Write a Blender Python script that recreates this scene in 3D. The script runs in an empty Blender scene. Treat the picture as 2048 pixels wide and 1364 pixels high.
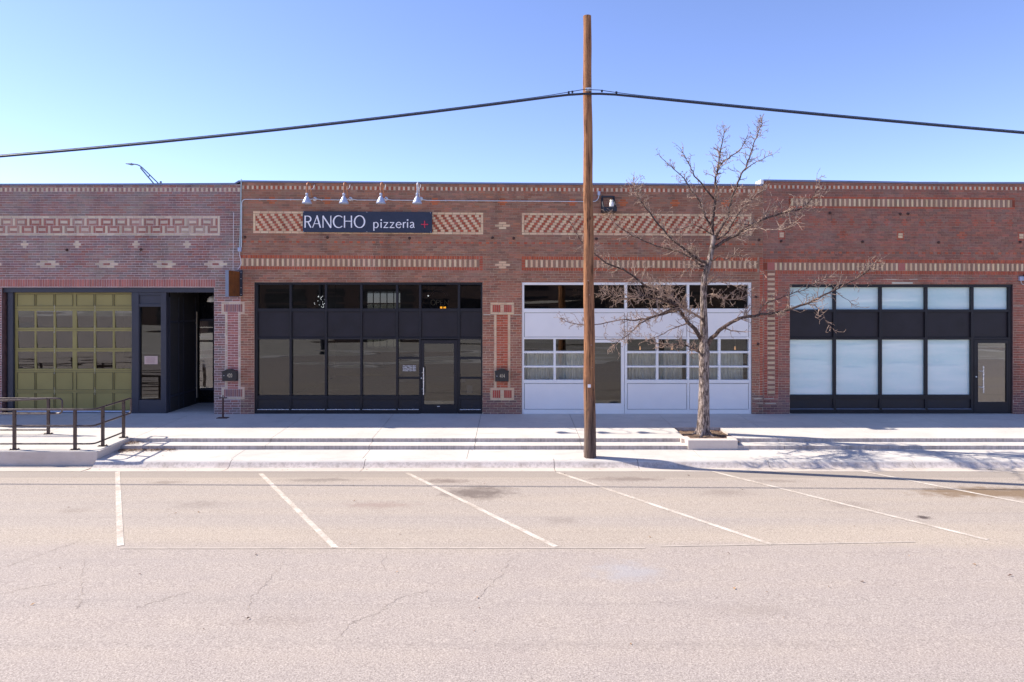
import bpy, math, random
import numpy as np
from mathutils import Vector, Matrix
R = math.radians
random.seed(7)
C = bpy.context.scene.collection
SC = bpy.context.scene

# ------------------------------------------------------------------ camera
F = 1365.33          # focal length in photo pixels (2048 wide)
HY = 600.0           # horizon row
CD = 19.23           # camera distance to the facade plane (y = 0)
CZ = 3.211           # camera height above the pavement at the facade
cam_d = bpy.data.cameras.new('camera'); cam = bpy.data.objects.new('camera', cam_d); C.objects.link(cam)
cam.location = (0, -CD, CZ); cam.rotation_euler = (R(90), 0, 0)
cam_d.sensor_width = 36; cam_d.lens = 36 * F / 2048; cam_d.shift_y = -(682 - HY) / 2048
cam_d.clip_start = .05; cam_d.clip_end = 3000
SC.camera = cam

# ------------------------------------------------------------------ light
SUN = Vector((-1.15, .27, 1.0)).normalized()
elev = math.asin(SUN.z); azim = math.atan2(SUN.x, SUN.y)
W = bpy.data.worlds.new('World'); SC.world = W; W.use_nodes = True
wn = W.node_tree.nodes; wl = W.node_tree.links
for n in list(wn): wn.remove(n)
wo = wn.new('ShaderNodeOutputWorld'); wb = wn.new('ShaderNodeBackground'); ws = wn.new('ShaderNodeTexSky')
ws.sky_type = 'NISHITA'; ws.sun_disc = False; ws.sun_elevation = elev; ws.sun_rotation = azim
ws.air_density = 0.75; ws.dust_density = .15; ws.ozone_density = 3.5; ws.altitude = 600
wb.inputs['Strength'].default_value = .11
wt = wn.new('ShaderNodeMix'); wt.data_type = 'RGBA'; wt.blend_type = 'MULTIPLY'; wt.inputs[0].default_value = 1; wt.inputs[7].default_value = (1.03, .90, 1.0, 1)
wl.new(ws.outputs[0], wt.inputs[6]); wl.new(wt.outputs[2], wb.inputs[0]); wl.new(wb.outputs[0], wo.inputs[0])
sd = bpy.data.lights.new('sun', 'SUN'); sd.energy = 3.2; sd.angle = R(.5); sd.color = (1, .925, .82)
so = bpy.data.objects.new('sun', sd); C.objects.link(so); so.rotation_euler = SUN.to_track_quat('Z', 'Y').to_euler()
so.location = (-20, 5, 25)
SC.view_settings.view_transform = 'Standard'; SC.view_settings.look = 'None'
SC.view_settings.gamma = 1; SC.view_settings.exposure = 1.42

# ------------------------------------------------------------------ helpers
def FX(px): return (px - 1024) * CD / F
def FZ(py): return CZ + (HY - py) * CD / F
def P3(px, py, y):                       # point seen at a photo pixel, at world depth y
    d = CD + y
    return Vector(((px - 1024) * d / F, y, CZ + (HY - py) * d / F))
def sw(px, py):                          # on the upper pavement (falls 3 % to the street)
    d = F * 3.788 / (py - HY + .03 * F); return Vector(((px - 1024) * d / F, d - CD, -.03 * (CD - d)))
def rdz(y):                              # height of the carriageway
    if y > -13.2: return CZ - (3.136 + .0344 * (CD + y))
    return rdz(-13.19) - .0344 * (-13.2 - y)
def rd(px, py):
    d = F * 3.136 / (py - HY - .0344 * F); y = d - CD
    return Vector(((px - 1024) * d / F, y, rdz(y)))

def props(o, label=None, cat=None, group=None, kind=None):
    if label: o['label'] = label
    if cat: o['category'] = cat
    if group: o['group'] = group
    if kind: o['kind'] = kind
    return o
def thing(name, label, cat, loc=(0, 0, 0), group=None):
    o = bpy.data.objects.new(name, None); C.objects.link(o); o.location = loc; o.empty_display_size = .3
    return props(o, label, cat, group)
def worldloc(o):
    v = Vector((0, 0, 0))
    while o is not None: v += o.location; o = o.parent
    return v

class MB:
    def __init__(s): s.v = []; s.f = []; s.m = []; s.c = []; s.sm = []
    def face(s, pts, mi=0, col=None, sm=False):
        b = len(s.v); s.v += [tuple(p) for p in pts]; s.f.append(tuple(range(b, b + len(pts))))
        s.m.append(mi); s.c.append(col or (1, 1, 1)); s.sm.append(sm)
    def idx(s, vs, fs, mi=0, col=None, sm=False):
        b = len(s.v); s.v += [tuple(p) for p in vs]
        for f in fs:
            s.f.append(tuple(b + i for i in f)); s.m.append(mi); s.c.append(col or (1, 1, 1)); s.sm.append(sm)
    def box(s, x0, x1, y0, y1, z0, z1, mi=0, col=None, front=None, bev=0):
        if bev > 0:
            bv = min(bev, (x1-x0)*.45, (z1-z0)*.45, (y1-y0)*.45)
            a = [(x0+bv, y0, z0+bv), (x1-bv, y0, z0+bv), (x1-bv, y0, z1-bv), (x0+bv, y0, z1-bv),
                 (x0, y0+bv, z0), (x1, y0+bv, z0), (x1, y0+bv, z1), (x0, y0+bv, z1),
                 (x0, y1, z0), (x1, y1, z0), (x1, y1, z1), (x0, y1, z1)]
            s.idx(a, [(0,1,2,3), (0,4,5,1), (1,5,6,2), (2,6,7,3), (3,7,4,0), (4,8,9,5), (5,9,10,6), (6,10,11,7), (7,11,8,4), (11,10,9,8)], mi, col)
            return
        a = [(x0,y0,z0),(x1,y0,z0),(x1,y1,z0),(x0,y1,z0),(x0,y0,z1),(x1,y0,z1),(x1,y1,z1),(x0,y1,z1)]
        s.idx(a, [(0,1,5,4)], mi if front is None else front, col)
        s.idx(a, [(1,2,6,5),(2,3,7,6),(3,0,4,7),(4,5,6,7),(3,2,1,0)], mi, col)
    def tube(s, pts, rad, n=8, mi=0, cap=True, col=None, sm=True):
        pts = [Vector(p) for p in pts]
        if not isinstance(rad, (list, tuple)): rad = [rad] * len(pts)
        t0 = (pts[1] - pts[0]).normalized()
        up = Vector((0, 0, 1)) if abs(t0.z) < .9 else Vector((1, 0, 0))
        nrm = t0.cross(up).normalized(); vs = []
        for i, p in enumerate(pts):
            if i == 0: t = t0
            elif i == len(pts) - 1: t = (pts[i] - pts[i-1])
            else: t = (pts[i+1] - pts[i-1])
            t = t.normalized() if t.length > 1e-9 else t0
            nrm = (nrm - t * nrm.dot(t)); nrm = nrm.normalized() if nrm.length > 1e-6 else t.orthogonal().normalized()
            bn = t.cross(nrm)
            for k in range(n):
                a = 2 * math.pi * k / n
                vs.append(p + (nrm * math.cos(a) + bn * math.sin(a)) * rad[i])
        fs = []
        for i in range(len(pts) - 1):
            for k in range(n):
                a = i * n + k; b = i * n + (k + 1) % n
                fs.append((a, b, b + n, a + n))
        s.idx(vs, fs, mi, col, sm)
        if cap:
            e = (len(pts) - 1) * n
            s.idx([vs[k] for k in range(n)], [tuple(range(n))[::-1]], mi, col)
            s.idx([vs[e + k] for k in range(n)], [tuple(range(n))], mi, col)
    def lathe(s, c, prof, n=20, mi=0, axis='z'):
        c = Vector(c); vs = []
        for r, h in prof:
            for k in range(n):
                a = 2 * math.pi * k / n
                if axis == 'z': vs.append(c + Vector((r*math.cos(a), r*math.sin(a), h)))
                else: vs.append(c + Vector((r*math.cos(a), h, r*math.sin(a))))
        fs = []
        for i in range(len(prof) - 1):
            for k in range(n):
                a = i*n+k; b = i*n+(k+1) % n; fs.append((a, b, b+n, a+n))
        s.idx(vs, fs, mi, None, True)
    def prism(s, poly, y0, y1, mi=0):     # polygon in x,z extruded along y
        n = len(poly)
        vs = [(x, y0, z) for x, z in poly] + [(x, y1, z) for x, z in poly]
        s.idx(vs, [tuple(range(n)), tuple(range(2*n-1, n-1, -1))] + [(i, i+n, (i+1) % n + n, (i+1) % n) for i in range(n)], mi)
    def build(s, name, mats, parent=None, loc=None):
        off = worldloc(parent) if parent else Vector(loc or (0, 0, 0))
        me = bpy.data.meshes.new(name)
        vs = np.array(s.v, dtype=np.float64) - np.array(off)
        me.from_pydata(vs.tolist(), [], s.f)
        if not isinstance(mats, (list, tuple)): mats = [mats]
        for m in mats: me.materials.append(m)
        me.polygons.foreach_set('material_index', s.m)
        me.polygons.foreach_set('use_smooth', s.sm)
        if any(c != (1, 1, 1) for c in s.c):
            at = me.color_attributes.new('Col', 'FLOAT_COLOR', 'CORNER')
            arr = []
            for f, c in zip(s.f, s.c): arr += [c[0], c[1], c[2], 1.0] * len(f)
            at.data.foreach_set('color', arr)
        me.update()
        o = bpy.data.objects.new(name, me); C.objects.link(o)
        if parent: o.parent = parent
        else: o.location = off
        return o

# ------------------------------------------------------------------ materials
class NT:
    def __init__(s, name):
        s.m = bpy.data.materials.new(name); s.m.use_nodes = True; s.t = s.m.node_tree
        s.b = s.t.nodes['Principled BSDF']; s.out = s.t.nodes['Material Output']
        s.pos = s.t.nodes.new('ShaderNodeNewGeometry').outputs['Position']
    def n(s, typ, **kw):
        nd = s.t.nodes.new(typ)
        for k, v in kw.items(): setattr(nd, k, v)
        return nd
    def lk(s, a, b):
        if hasattr(a, 'links'): s.t.links.new(a, b)
        else: b.default_value = a
    def noise(s, scale, detail=3, rough=.6, stretch=None, vec=None, dist=0):
        nd = s.n('ShaderNodeTexNoise'); nd.inputs['Scale'].default_value = scale
        nd.inputs['Detail'].default_value = detail; nd.inputs['Roughness'].default_value = rough
        nd.inputs['Distortion'].default_value = dist
        v = vec or s.pos
        if stretch:
            mp = s.n('ShaderNodeMapping'); mp.inputs['Scale'].default_value = stretch
            s.lk(v, mp.inputs[0]); v = mp.outputs[0]
        s.lk(v, nd.inputs['Vector']); return nd.outputs[0]
    def math(s, op, a, b=0.0, c=None, clamp=False):
        nd = s.n('ShaderNodeMath', operation=op, use_clamp=clamp)
        s.lk(a, nd.inputs[0]); s.lk(b, nd.inputs[1])
        if c is not None: s.lk(c, nd.inputs[2])
        return nd.outputs[0]
    def ramp(s, x, a, b, lo=0.0, hi=1.0):
        nd = s.n('ShaderNodeMapRange'); nd.inputs[1].default_value = a; nd.inputs[2].default_value = b
        nd.inputs[3].default_value = lo; nd.inputs[4].default_value = hi; s.lk(x, nd.inputs[0]); return nd.outputs[0]
    def mix(s, f, a, b, blend='MIX'):
        nd = s.n('ShaderNodeMix', data_type='RGBA', blend_type=blend)
        s.lk(f, nd.inputs[0]); s.lk(c4(a), nd.inputs[6]); s.lk(c4(b), nd.inputs[7]); return nd.outputs[2]
    def sep(s):
        nd = s.n('ShaderNodeSeparateXYZ'); s.lk(s.pos, nd.inputs[0]); return nd.outputs
    def bump(s, h, strength, dist=.01):
        nd = s.n('ShaderNodeBump'); nd.inputs['Strength'].default_value = strength; nd.inputs['Distance'].default_value = dist
        s.lk(h, nd.inputs['Height']); s.lk(nd.outputs[0], s.b.inputs['Normal'])
    def fin(s, col, rough=.7, metal=0.0, spec=.5):
        s.lk(c4(col), s.b.inputs['Base Color']); s.lk(rough, s.b.inputs['Roughness'])
        s.b.inputs['Metallic'].default_value = metal; s.b.inputs['Specular IOR Level'].default_value = spec
        return s.m
def c4(c): return (c[0], c[1], c[2], 1.0) if isinstance(c, (tuple, list)) else c

def simple(name, col, rough=.5, metal=0.0, var=.12, scale=6, bump=0.0, bscale=40, spec=.5, stretch=None):
    t = NT(name); nz = t.noise(scale, 4, .6, stretch)
    f = t.ramp(nz, .3, .7, 1 - var, 1 + var)
    c = t.mix(1.0, col, (1, 1, 1), 'MULTIPLY')
    sc = t.n('ShaderNodeVectorMath', operation='SCALE'); t.lk(c4(col)[:3], sc.inputs[0]); t.lk(f, sc.inputs['Scale'])
    if bump: t.bump(t.noise(bscale, 3), bump)
    rr = t.ramp(nz, .3, .7, max(.02, rough - .08), min(1, rough + .08))
    t.lk(sc.outputs[0], t.b.inputs['Base Color']); t.lk(rr, t.b.inputs['Roughness'])
    t.b.inputs['Metallic'].default_value = metal; t.b.inputs['Specular IOR Level'].default_value = spec
    return t.m

def m_brick():
    t = NT('brick'); at = t.n('ShaderNodeAttribute', attribute_name='Col')
    n1 = t.noise(90, 4, .7); n2 = t.noise(1.1, 4, .6)
    c = t.mix(t.ramp(n1, .4, .8, 0, .3), at.outputs['Color'], (.03, .02, .02))
    c = t.mix(t.ramp(n2, .5, .8, 0, .15), c, (.5, .42, .4))
    n3 = t.noise(22, 3, .6, (1, 1, 2.5))
    c = t.mix(t.ramp(n3, .6, .78, 0, .35), c, (.45, .38, .36))
    n4 = t.noise(1.6, 4, .65, (1, 1, .22)); c = t.mix(t.ramp(n4, .5, .75, 0, .42), c, (.06, .035, .03))
    n5 = t.noise(2.3, 4, .7, (1, 1, .5)); c = t.mix(t.ramp(n5, .58, .78, 0, .3), c, (.55, .44, .38))
    t.bump(n1, .35, .004); return t.fin(c, .9, spec=.2)
def m_mortar(name, dark, light, bias):
    t = NT(name); a = t.noise(.9, 3, .6, (1, 1, 1.6)); b = t.noise(9, 4, .7, (1, 1, 5))
    z = t.sep()[2]
    lo = t.ramp(z, 2.0, 5.8, bias, bias - .3)
    f = t.math('ADD', t.math('ADD', t.math('MULTIPLY', a, .7), t.math('MULTIPLY', b, .7)), lo)
    c = t.mix(t.ramp(f, .78, 1.12), dark, light)
    t.bump(t.noise(150, 2), .3, .003); return t.fin(c, .95, spec=.1)
def m_concrete(name, col, stain=.2, dark=(.2, .18, .16), streak=False):
    t = NT(name); a = t.noise(.7, 5, .65); b = t.noise(60, 3, .7); d = t.noise(6, 4, .7)
    c = t.mix(t.ramp(a, .35, .7, 0, stain), col, dark)
    c = t.mix(t.ramp(d, .5, .8, 0, stain * .6), c, dark)
    c = t.mix(t.ramp(b, .5, .85, 0, .25), c, dark)
    vg = t.n('ShaderNodeTexVoronoi'); vg.inputs['Scale'].default_value = 1.9; t.lk(t.pos, vg.inputs['Vector'])
    c = t.mix(t.ramp(vg.outputs['Distance'], .03, .06, .4, 0), c, dark)
    sc_ = t.noise(2.4, 5, .75, (.35, 1.4, 1)); c = t.mix(t.ramp(sc_, .54, .74, 0, stain * 1.3), c, dark)
    if streak:
        s1 = t.noise(14, 4, .75, (1, 1, .12)); c = t.mix(t.ramp(s1, .42, .7, 0, .6), c, (.19, .16, .135))
        s2 = t.noise(1.5, 3, .6, (1, .3, .3)); c = t.mix(t.ramp(s2, .5, .7, 0, .35), c, (.3, .22, .17))
    t.bump(b, .15, .003); return t.fin(c, .88, spec=.25)
def m_glass(name, tint=(.4, .42, .42), refl=1.6, wav=.02, base=.02, wsc=1.0):
    t = NT(name); m = t.m
    t.t.nodes.remove(t.b)
    tr = t.n('ShaderNodeBsdfTransparent'); tr.inputs[0].default_value = c4(tint)
    gl = t.n('ShaderNodeBsdfGlossy'); gl.inputs['Roughness'].default_value = .015; gl.inputs[0].default_value = (.93, .95, .95, 1)
    fr = t.n('ShaderNodeFresnel'); fr.inputs[0].default_value = 1.5
    bp = t.n('ShaderNodeBump'); bp.inputs['Strength'].default_value = 1; bp.inputs['Distance'].default_value = wav
    t.lk(t.noise(wsc, 2, .4, (.22, 1, 2.6)), bp.inputs['Height']); t.lk(bp.outputs[0], gl.inputs['Normal'])
    f = t.math('ADD', t.math('MULTIPLY', fr.outputs[0], refl), base, clamp=True)
    mx = t.n('ShaderNodeMixShader'); t.lk(f, mx.inputs[0]); t.lk(tr.outputs[0], mx.inputs[1]); t.lk(gl.outputs[0], mx.inputs[2])
    t.lk(mx.outputs[0], t.out.inputs[0]); return m
def m_film():
    t = NT('frosted film glass'); n = t.noise(1.1, 2.5, .5, (.35, 1, 2.6)); n2 = t.noise(12, 3, .6, (.6, 1, 1))
    c = t.mix(t.ramp(n, .35, .7, 0, 1), (.60, .82, .80), (.82, .95, .90)); c = t.mix(t.ramp(n2, .5, .8, 0, .3), c, (.9, .93, .93))  # soft wide bands in the film colour stand in for wavy reflections
    bp = t.n('ShaderNodeBump'); bp.inputs['Strength'].default_value = 1; bp.inputs['Distance'].default_value = .02
    t.lk(n, bp.inputs['Height']); t.lk(bp.outputs[0], t.b.inputs['Normal'])
    t.b.inputs['Coat Weight'].default_value = 1; t.b.inputs['Coat Roughness'].default_value = .02
    t.lk(bp.outputs[0], t.b.inputs['Coat Normal'])
    return t.fin(c, .12, spec=.8)
def m_road():
    t = NT('chip seal asphalt'); x, y, z = t.sep()
    fine = t.noise(55, 3, .9); mid = t.noise(22, 3, .7); big = t.noise(.35, 4, .6, (.35, 1, 1)); pat = t.noise(1.6, 5, .7)
    vor = t.n('ShaderNodeTexVoronoi'); vor.inputs['Scale'].default_value = 55; t.lk(t.pos, vor.inputs['Vector'])
    c = t.mix(t.ramp(big, .35, .68), (.43, .355, .275), (.37, .31, .255))
    lane = t.ramp(t.math('ADD', y, t.math('MULTIPLY', t.math('SUBTRACT', t.noise(.5, 4, .6, (.25, 1, 1)), .5), 2.0)), -9.5, -9.9)
    c = t.mix(lane, c, (.37, .31, .268))
    c = t.mix(t.ramp(pat, .35, .75, 0, .45), c, (.46, .385, .305))
    # bands worn by traffic run along the street
    wv = t.noise(.8, 3, .5, (.03, 1, 1)); c = t.mix(t.ramp(wv, .42, .65, 0, .6), c, (.35, .305, .275))
    # smoother strip beside the gutter
    edge = t.math('ADD', y, t.math('MULTIPLY', t.noise(3, 3), .06))
    strip = t.ramp(edge, -5.33, -5.29)
    c = t.mix(t.math('MULTIPLY', strip, .75), c, (.31, .265, .225))
    # aggregate
    rg = t.math('MULTIPLY_ADD', strip, -.4, .62)
    c = t.mix(t.math('MULTIPLY', t.ramp(fine, .52, .66), rg), c, (.72, .62, .52))
    c = t.mix(t.math('MULTIPLY', t.ramp(fine, .48, .34), rg), c, (.08, .06, .05))
    c = t.mix(t.ramp(vor.outputs['Distance'], .0, .28, .35, 0), c, (.75, .66, .56))
    c = t.mix(t.ramp(mid, .52, .75, 0, .28), c, (.16, .13, .12))
    def spot(c, px, py, rx, ry, col, amt, thr=.5, sc=3.0):
        p = rd(px, py)
        dx = t.math('DIVIDE', t.math('SUBTRACT', x, p.x), rx); dy = t.math('DIVIDE', t.math('SUBTRACT', y, p.y), ry)
        d = t.math('SQRT', t.math('ADD', t.math('POWER', dx, 2), t.math('POWER', dy, 2)))
        nn = t.math('MULTIPLY', t.math('SUBTRACT', t.noise(sc, 4, .7), .5), 2.2)
        return t.mix(t.ramp(t.math('ADD', d, nn), thr, 1.15, amt, 0), c, col)
    c = spot(c, 955, 985, .75, .55, (.12, .09, .075), .75, .3)
    c = spot(c, 895, 962, .45, .22, (.16, .12, .10), .7, .3, 6)
    c = spot(c, 640, 960, .8, .18, (.18, .15, .13), .6, .3, 6)
    c = spot(c, 1255, 958, .8, .22, (.17, .13, .11), .65, .3, 5)
    c = spot(c, 1985, 985, 1.5, .42, (.20, .13, .07), .85, .55)
    c = spot(c, 1848, 1035, .12, .1, (.07, .05, .045), .9, .5, 8)
    c = spot(c, 1255, 1143, .50, .40, (.36, .36, .38), .45, .2, 4)
    c = spot(c, 760, 1010, .7, .25, (.25, .16, .13), .4, .3, 5)
    for (px, py, rx, ry, a_) in ((400, 1010, .5, .3, .3), (1120, 1040, .35, .22, .3), (1450, 985, .6, .3, .35), (1700, 1010, .4, .25, .3), (330, 965, .4, .14, .45), (1560, 962, .5, .14, .45), (560, 1240, .5, .2, .18), (1500, 1220, .6, .2, .2), (150, 1020, .3, .2, .25)):
        c = spot(c, px, py, rx, ry, (.17, .13, .105), a_, .2, 7)
    tr1 = t.noise(1.1, 4, .7, (.05, 2.2, 1)); c = t.mix(t.ramp(tr1, .55, .72, 0, .3), c, (.24, .205, .18))
    dr = t.noise(40, 1, .5); c = t.mix(t.math('MULTIPLY', t.ramp(dr, .74, .78), .7), c, (.06, .045, .04))
    t.bump(fine, .5, .006); return t.fin(c, .85, spec=.3)
def m_paint():
    t = NT('worn road paint'); n = t.noise(30, 4, .8); n2 = t.noise(3, 3, .6)
    f = t.math('ADD', t.math('MULTIPLY', n, .7), t.math('MULTIPLY', n2, .5))
    c = t.mix(t.ramp(f, .44, .70), (.74, .67, .58), (.42, .35, .28)); t.bump(n, .3, .004); return t.fin(c, .8, spec=.3)
def m_wood():
    t = NT('weathered pole wood'); z = t.sep()[2]
    g = t.noise(30, 4, .8, (1, 1, .045)); g2 = t.noise(5, 4, .6, (1, 1, .12)); k = t.noise(9, 2, .5, (1, 1, .5))
    c = t.mix(t.ramp(g, .36, .62), (.42, .20, .10), (.16, .075, .045))
    c = t.mix(t.ramp(g2, .45, .75, 0, .6), c, (.58, .30, .13))
    c = t.mix(t.ramp(g, .54, .62, 0, .85), c, (.05, .028, .018))
    c = t.mix(t.ramp(k, .68, .74, 0, .7), c, (.05, .025, .015))
    low = t.ramp(t.math('ADD', z, t.math('MULTIPLY', g2, 1.3)), .9, 2.3, 1, 0)
    grey = t.mix(t.ramp(g, .35, .68), (.19, .14, .12), (.045, .035, .03))
    c = t.mix(t.math('MULTIPLY', low, .95), c, grey)
    t.bump(g, .8, .02); return t.fin(c, .9, spec=.1)
def m_bark(name, a, b, sc=1.0):
    t = NT(name); g = t.noise(26 * sc, 4, .7, (1, 1, .25)); g2 = t.noise(7, 3, .6, (1, 1, .6))
    c = t.mix(t.ramp(g, .42, .56), a, b); c = t.mix(t.ramp(g2, .5, .8, 0, .35), c, a)
    t.bump(g, 1, .05); return t.fin(c, .9, spec=.15)
def m_emit(name, col, s):
    t = NT(name); t.b.inputs['Emission Color'].default_value = c4(col); t.b.inputs['Emission Strength'].default_value = s
    return t.fin(col, .5)
def m_corten():
    t = NT('rusted steel sheet'); a = t.noise(5, 5, .7); b = t.noise(40, 3, .7)
    c = t.mix(t.ramp(a, .35, .7), (.25, .085, .02), (.13, .045, .015)); c = t.mix(t.ramp(b, .5, .8, 0, .4), c, (.05, .02, .01))
    return t.fin(c, .75, spec=.3)
def m_galv():
    return simple('galvanised metal', (.62, .63, .66), .45, .35, .1, 14)

M = dict(
    brick=m_brick(),
    mortarL=m_mortar('pale mortar', (.48, .36, .34), (.78, .67, .64), .5),
    mortarM=m_mortar('brown mortar', (.38, .25, .175), (.78, .62, .45), .30),
    mortarR=m_mortar('tan mortar', (.38, .24, .18), (.74, .57, .44), .26),
    brickflat=simple('brick return', (.17, .085, .075), .9, 0, .3, 12, .2, 30),
    concrete=m_concrete('sidewalk concrete', (.64, .59, .53), .22),
    concedge=m_concrete('stained concrete edge', (.64, .56, .51), .25, streak=True),
    concwall=m_concrete('formed concrete', (.66, .58, .52), .3, (.40, .31, .24)),
    gutter=m_concrete('gutter concrete', (.60, .52, .44), .25),
    gap=simple('joint dirt', (.10, .085, .075), .95),
    road=m_road(), paint=m_paint(),
    black=simple('black storefront metal', (.017, .016, .020), .45, 0, .15, 3, spec=.35),
    navy=simple('dark blue grey paint', (.040, .041, .056), .5, 0, .1, 3),
    spandrel=simple('black spandrel panel', (.016, .013, .018), .45, 0, .3, 2.2, spec=.4),
    kick=simple('black kick panel', (.012, .012, .018), .45, 0, .2, 4),
    white=simple('white painted metal', (.92, .90, .86), .35, 0, .02, 2),
    whitepanel=simple('white panel', (.91, .885, .85), .4, 0, .025, 1.5),
    green=simple('olive garage paint', (.30, .245, .075), .45, 0, .07, 2),
    greenshade=simple('olive groove shade', (.17, .14, .05), .5, 0, .07, 2),  # darker copy of the olive, groove shade painted on raised strips
    galv=m_galv(), alum=simple('brushed aluminium', (.75, .75, .76), .25, .6, .04, 20),
    coping=simple('blue grey coping metal', (.17, .20, .31), .4, .1, .1, 2),
    copingw=simple('white roof membrane', (.8, .8, .78), .6),
    glass=m_glass('tinted shop glass', (.30, .31, .31), 2.1, .010, .01),
    glassw=m_glass('clear shop glass', (.88, .90, .88), 1.5, .012, .01),
    glassg=m_glass('wavy garage glass', (.5, .48, .5), 2.7, .010, .02, 1.0),
    film=m_film(), glassd=m_glass('reflective door glass', (.8, .78, .74), 4.2, .010, .04),
    room=simple('dark interior', (.035, .033, .032), .9), roomg=simple('grey interior', (.10, .085, .075), .9),
    floor=simple('interior floor', (.08, .07, .06), .5),
    curtain=simple('grey curtain cloth', (.85, .86, .80), .9, 0, .1, 8),
    wood=m_wood(), bark=m_bark('tree bark', (.46, .37, .32), (.09, .065, .055)),
    limb=m_bark('limb bark', (.21, .15, .125), (.06, .04, .035), 1.6), twig=m_bark('pale twig bark', (.58, .43, .34), (.30, .20, .155), 2),
    soil=m_concrete('planter soil', (.22, .15, .10), .5, (.08, .05, .035)),
    leaf=simple('dry leaf', (.34, .20, .10), .8, 0, .5, 30), leafd=simple('dark dry leaf', (.15, .075, .05), .8, 0, .4, 30),
    rail=simple('dark bronze rail', (.085, .060, .055), .32, .25, .15, 10),
    corten=m_corten(), steelgrey=simple('grey sign steel', (.22, .25, .32), .5, .1, .1, 5),
    rust=simple('rusty iron', (.09, .045, .035), .8, .1, .3, 20),
    copper=simple('copper gooseneck', (.46, .19, .085), .4, .3, .15, 20),
    shade=simple('blue grey enamel', (.42, .46, .58), .35, .1, .06, 20),
    signblue=simple('navy sign board', (.022, .030, .060), .5, 0, .12, 3),
    letter=simple('white lettering', (.93, .91, .93), .5, 0, .02, 5),
    red=simple('red plus paint', (.62, .03, .07), .5, 0, .02, 5),
    cable=simple('black cable', (.018, .02, .035), .5), bolt=simple('bright bolt', (.8, .8, .8), .3, .3),
    mailbox=simple('black mailbox enamel', (.022, .021, .025), .35, 0, .1, 10), gold=simple('cream numerals', (.72, .6, .42), .5),
    paper=simple('pink paper notice', (.62, .46, .40), .8, 0, .12, 60), paperw=simple('grey paper notice', (.5, .5, .52), .8, 0, .2, 60),
    ink=simple('notice ink', (.3, .17, .15), .8), neon=m_emit('neon tube', (.5, .42, .32), .05),  # neon: faint emission added so the unlit OPEN tubes stay visible
    orange=m_emit('orange lamp', (1, .42, .03), 1.5), fairy=m_emit('fairy light', (.95, .97, 1), 1.4), bulb=m_emit('warm bulb', (1, .5, .25), .22),
    opal=simple('opal lamp glass', (.72, .66, .52), .3), gravel=simple('gravel lot', (.42, .38, .32), .95, 0, .25, 1.5), faded=simple('faded road paint', (.47, .40, .33), .85, 0, .18, 6), grass=simple('winter grass', (.22, .19, .10), .95, 0, .3, 2),
    far=simple('far brick', (.10, .065, .055), .9, 0, .25, 3), farglass=simple('far glass', (.02, .02, .025), .1),
    blackiron=simple('black iron', (.02, .022, .03), .5), concfar=m_concrete('far concrete', (.66, .61, .55), .2),
    weather=simple('pale door seal', (.5, .55, .68), .6),
    pink=simple('pink tile', (.45, .16, .15), .7),
)

# ------------------------------------------------------------------ ground
def sheet(name, prof, x0, x1, m, nx=40):
    b = MB(); xs = np.linspace(x0, x1, nx + 1)
    vs = [(x, y, z) for x in xs for y, z in prof]; n = len(prof)
    fs = [(i*n+j, i*n+j+1, (i+1)*n+j+1, (i+1)*n+j) for i in range(nx) for j in range(n-1)]
    b.idx(vs, fs); o = b.build(name, m)
    me = o.data
    if me.polygons[0].normal.z < 0: me.flip_normals()
    return props(o, kind='structure')
sheet('ground', [(900, -.62), (-900, -.62)], -900, 900, M['grass'], 2)
ys = np.linspace(-4.79, -21.6, 30)
sheet('road', [(y, rdz(y)) for y in ys], -120, 120, M['road'], 8)

# kerb and gutter pan, rounded nose, joints every few metres
def kerb(name, x0, x1, bounds):
    b = MB(); prof = [(-4.16, -.2935), (-4.235, -.297), (-4.28, -.310), (-4.315, -.334), (-4.35, -.370), (-4.385, -.402), (-4.43, -.427), (-4.50, -.4385), (-4.79, rdz(-4.79) + .006), (-4.79, -.75)]
    xs = [x0] + [q for q in bounds if x0 < q < x1] + [x1]
    for a, c in zip(xs[:-1], xs[1:]):
        a += .006; c -= .006
        vs = [(x, y, z) for x in (a, c) for y, z in prof]; n = len(prof)
        b.idx(vs, [(j, n+j, n+j+1, j+1) for j in range(2)], 1, None, True)
        b.idx(vs, [(j, n+j, n+j+1, j+1) for j in range(2, 3)], 1, None, True)
        b.idx(vs, [(j, n+j, n+j+1, j+1) for j in range(3, 6)], 0, None, True)
        b.idx(vs, [(j, n+j, n+j+1, j+1) for j in range(6, n-1)], 2, None, False)
        for k in (0, n):
            b.idx(vs, [tuple(k+j for j in range(n)) + ()], 0)
    b.box(x0, x1, -4.74, -4.2, -.9, -.47, 3)
    return props(b.build(name, [M['concedge'], M['concrete'], M['gutter'], M['gap']]), kind='structure')
kerb('kerb', -9.12, 60, [FX(0)*0 + q for q in (-6.15, -3.22, .92, 2.75, 5.6, 8.75, 11.9, 15)])

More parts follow.
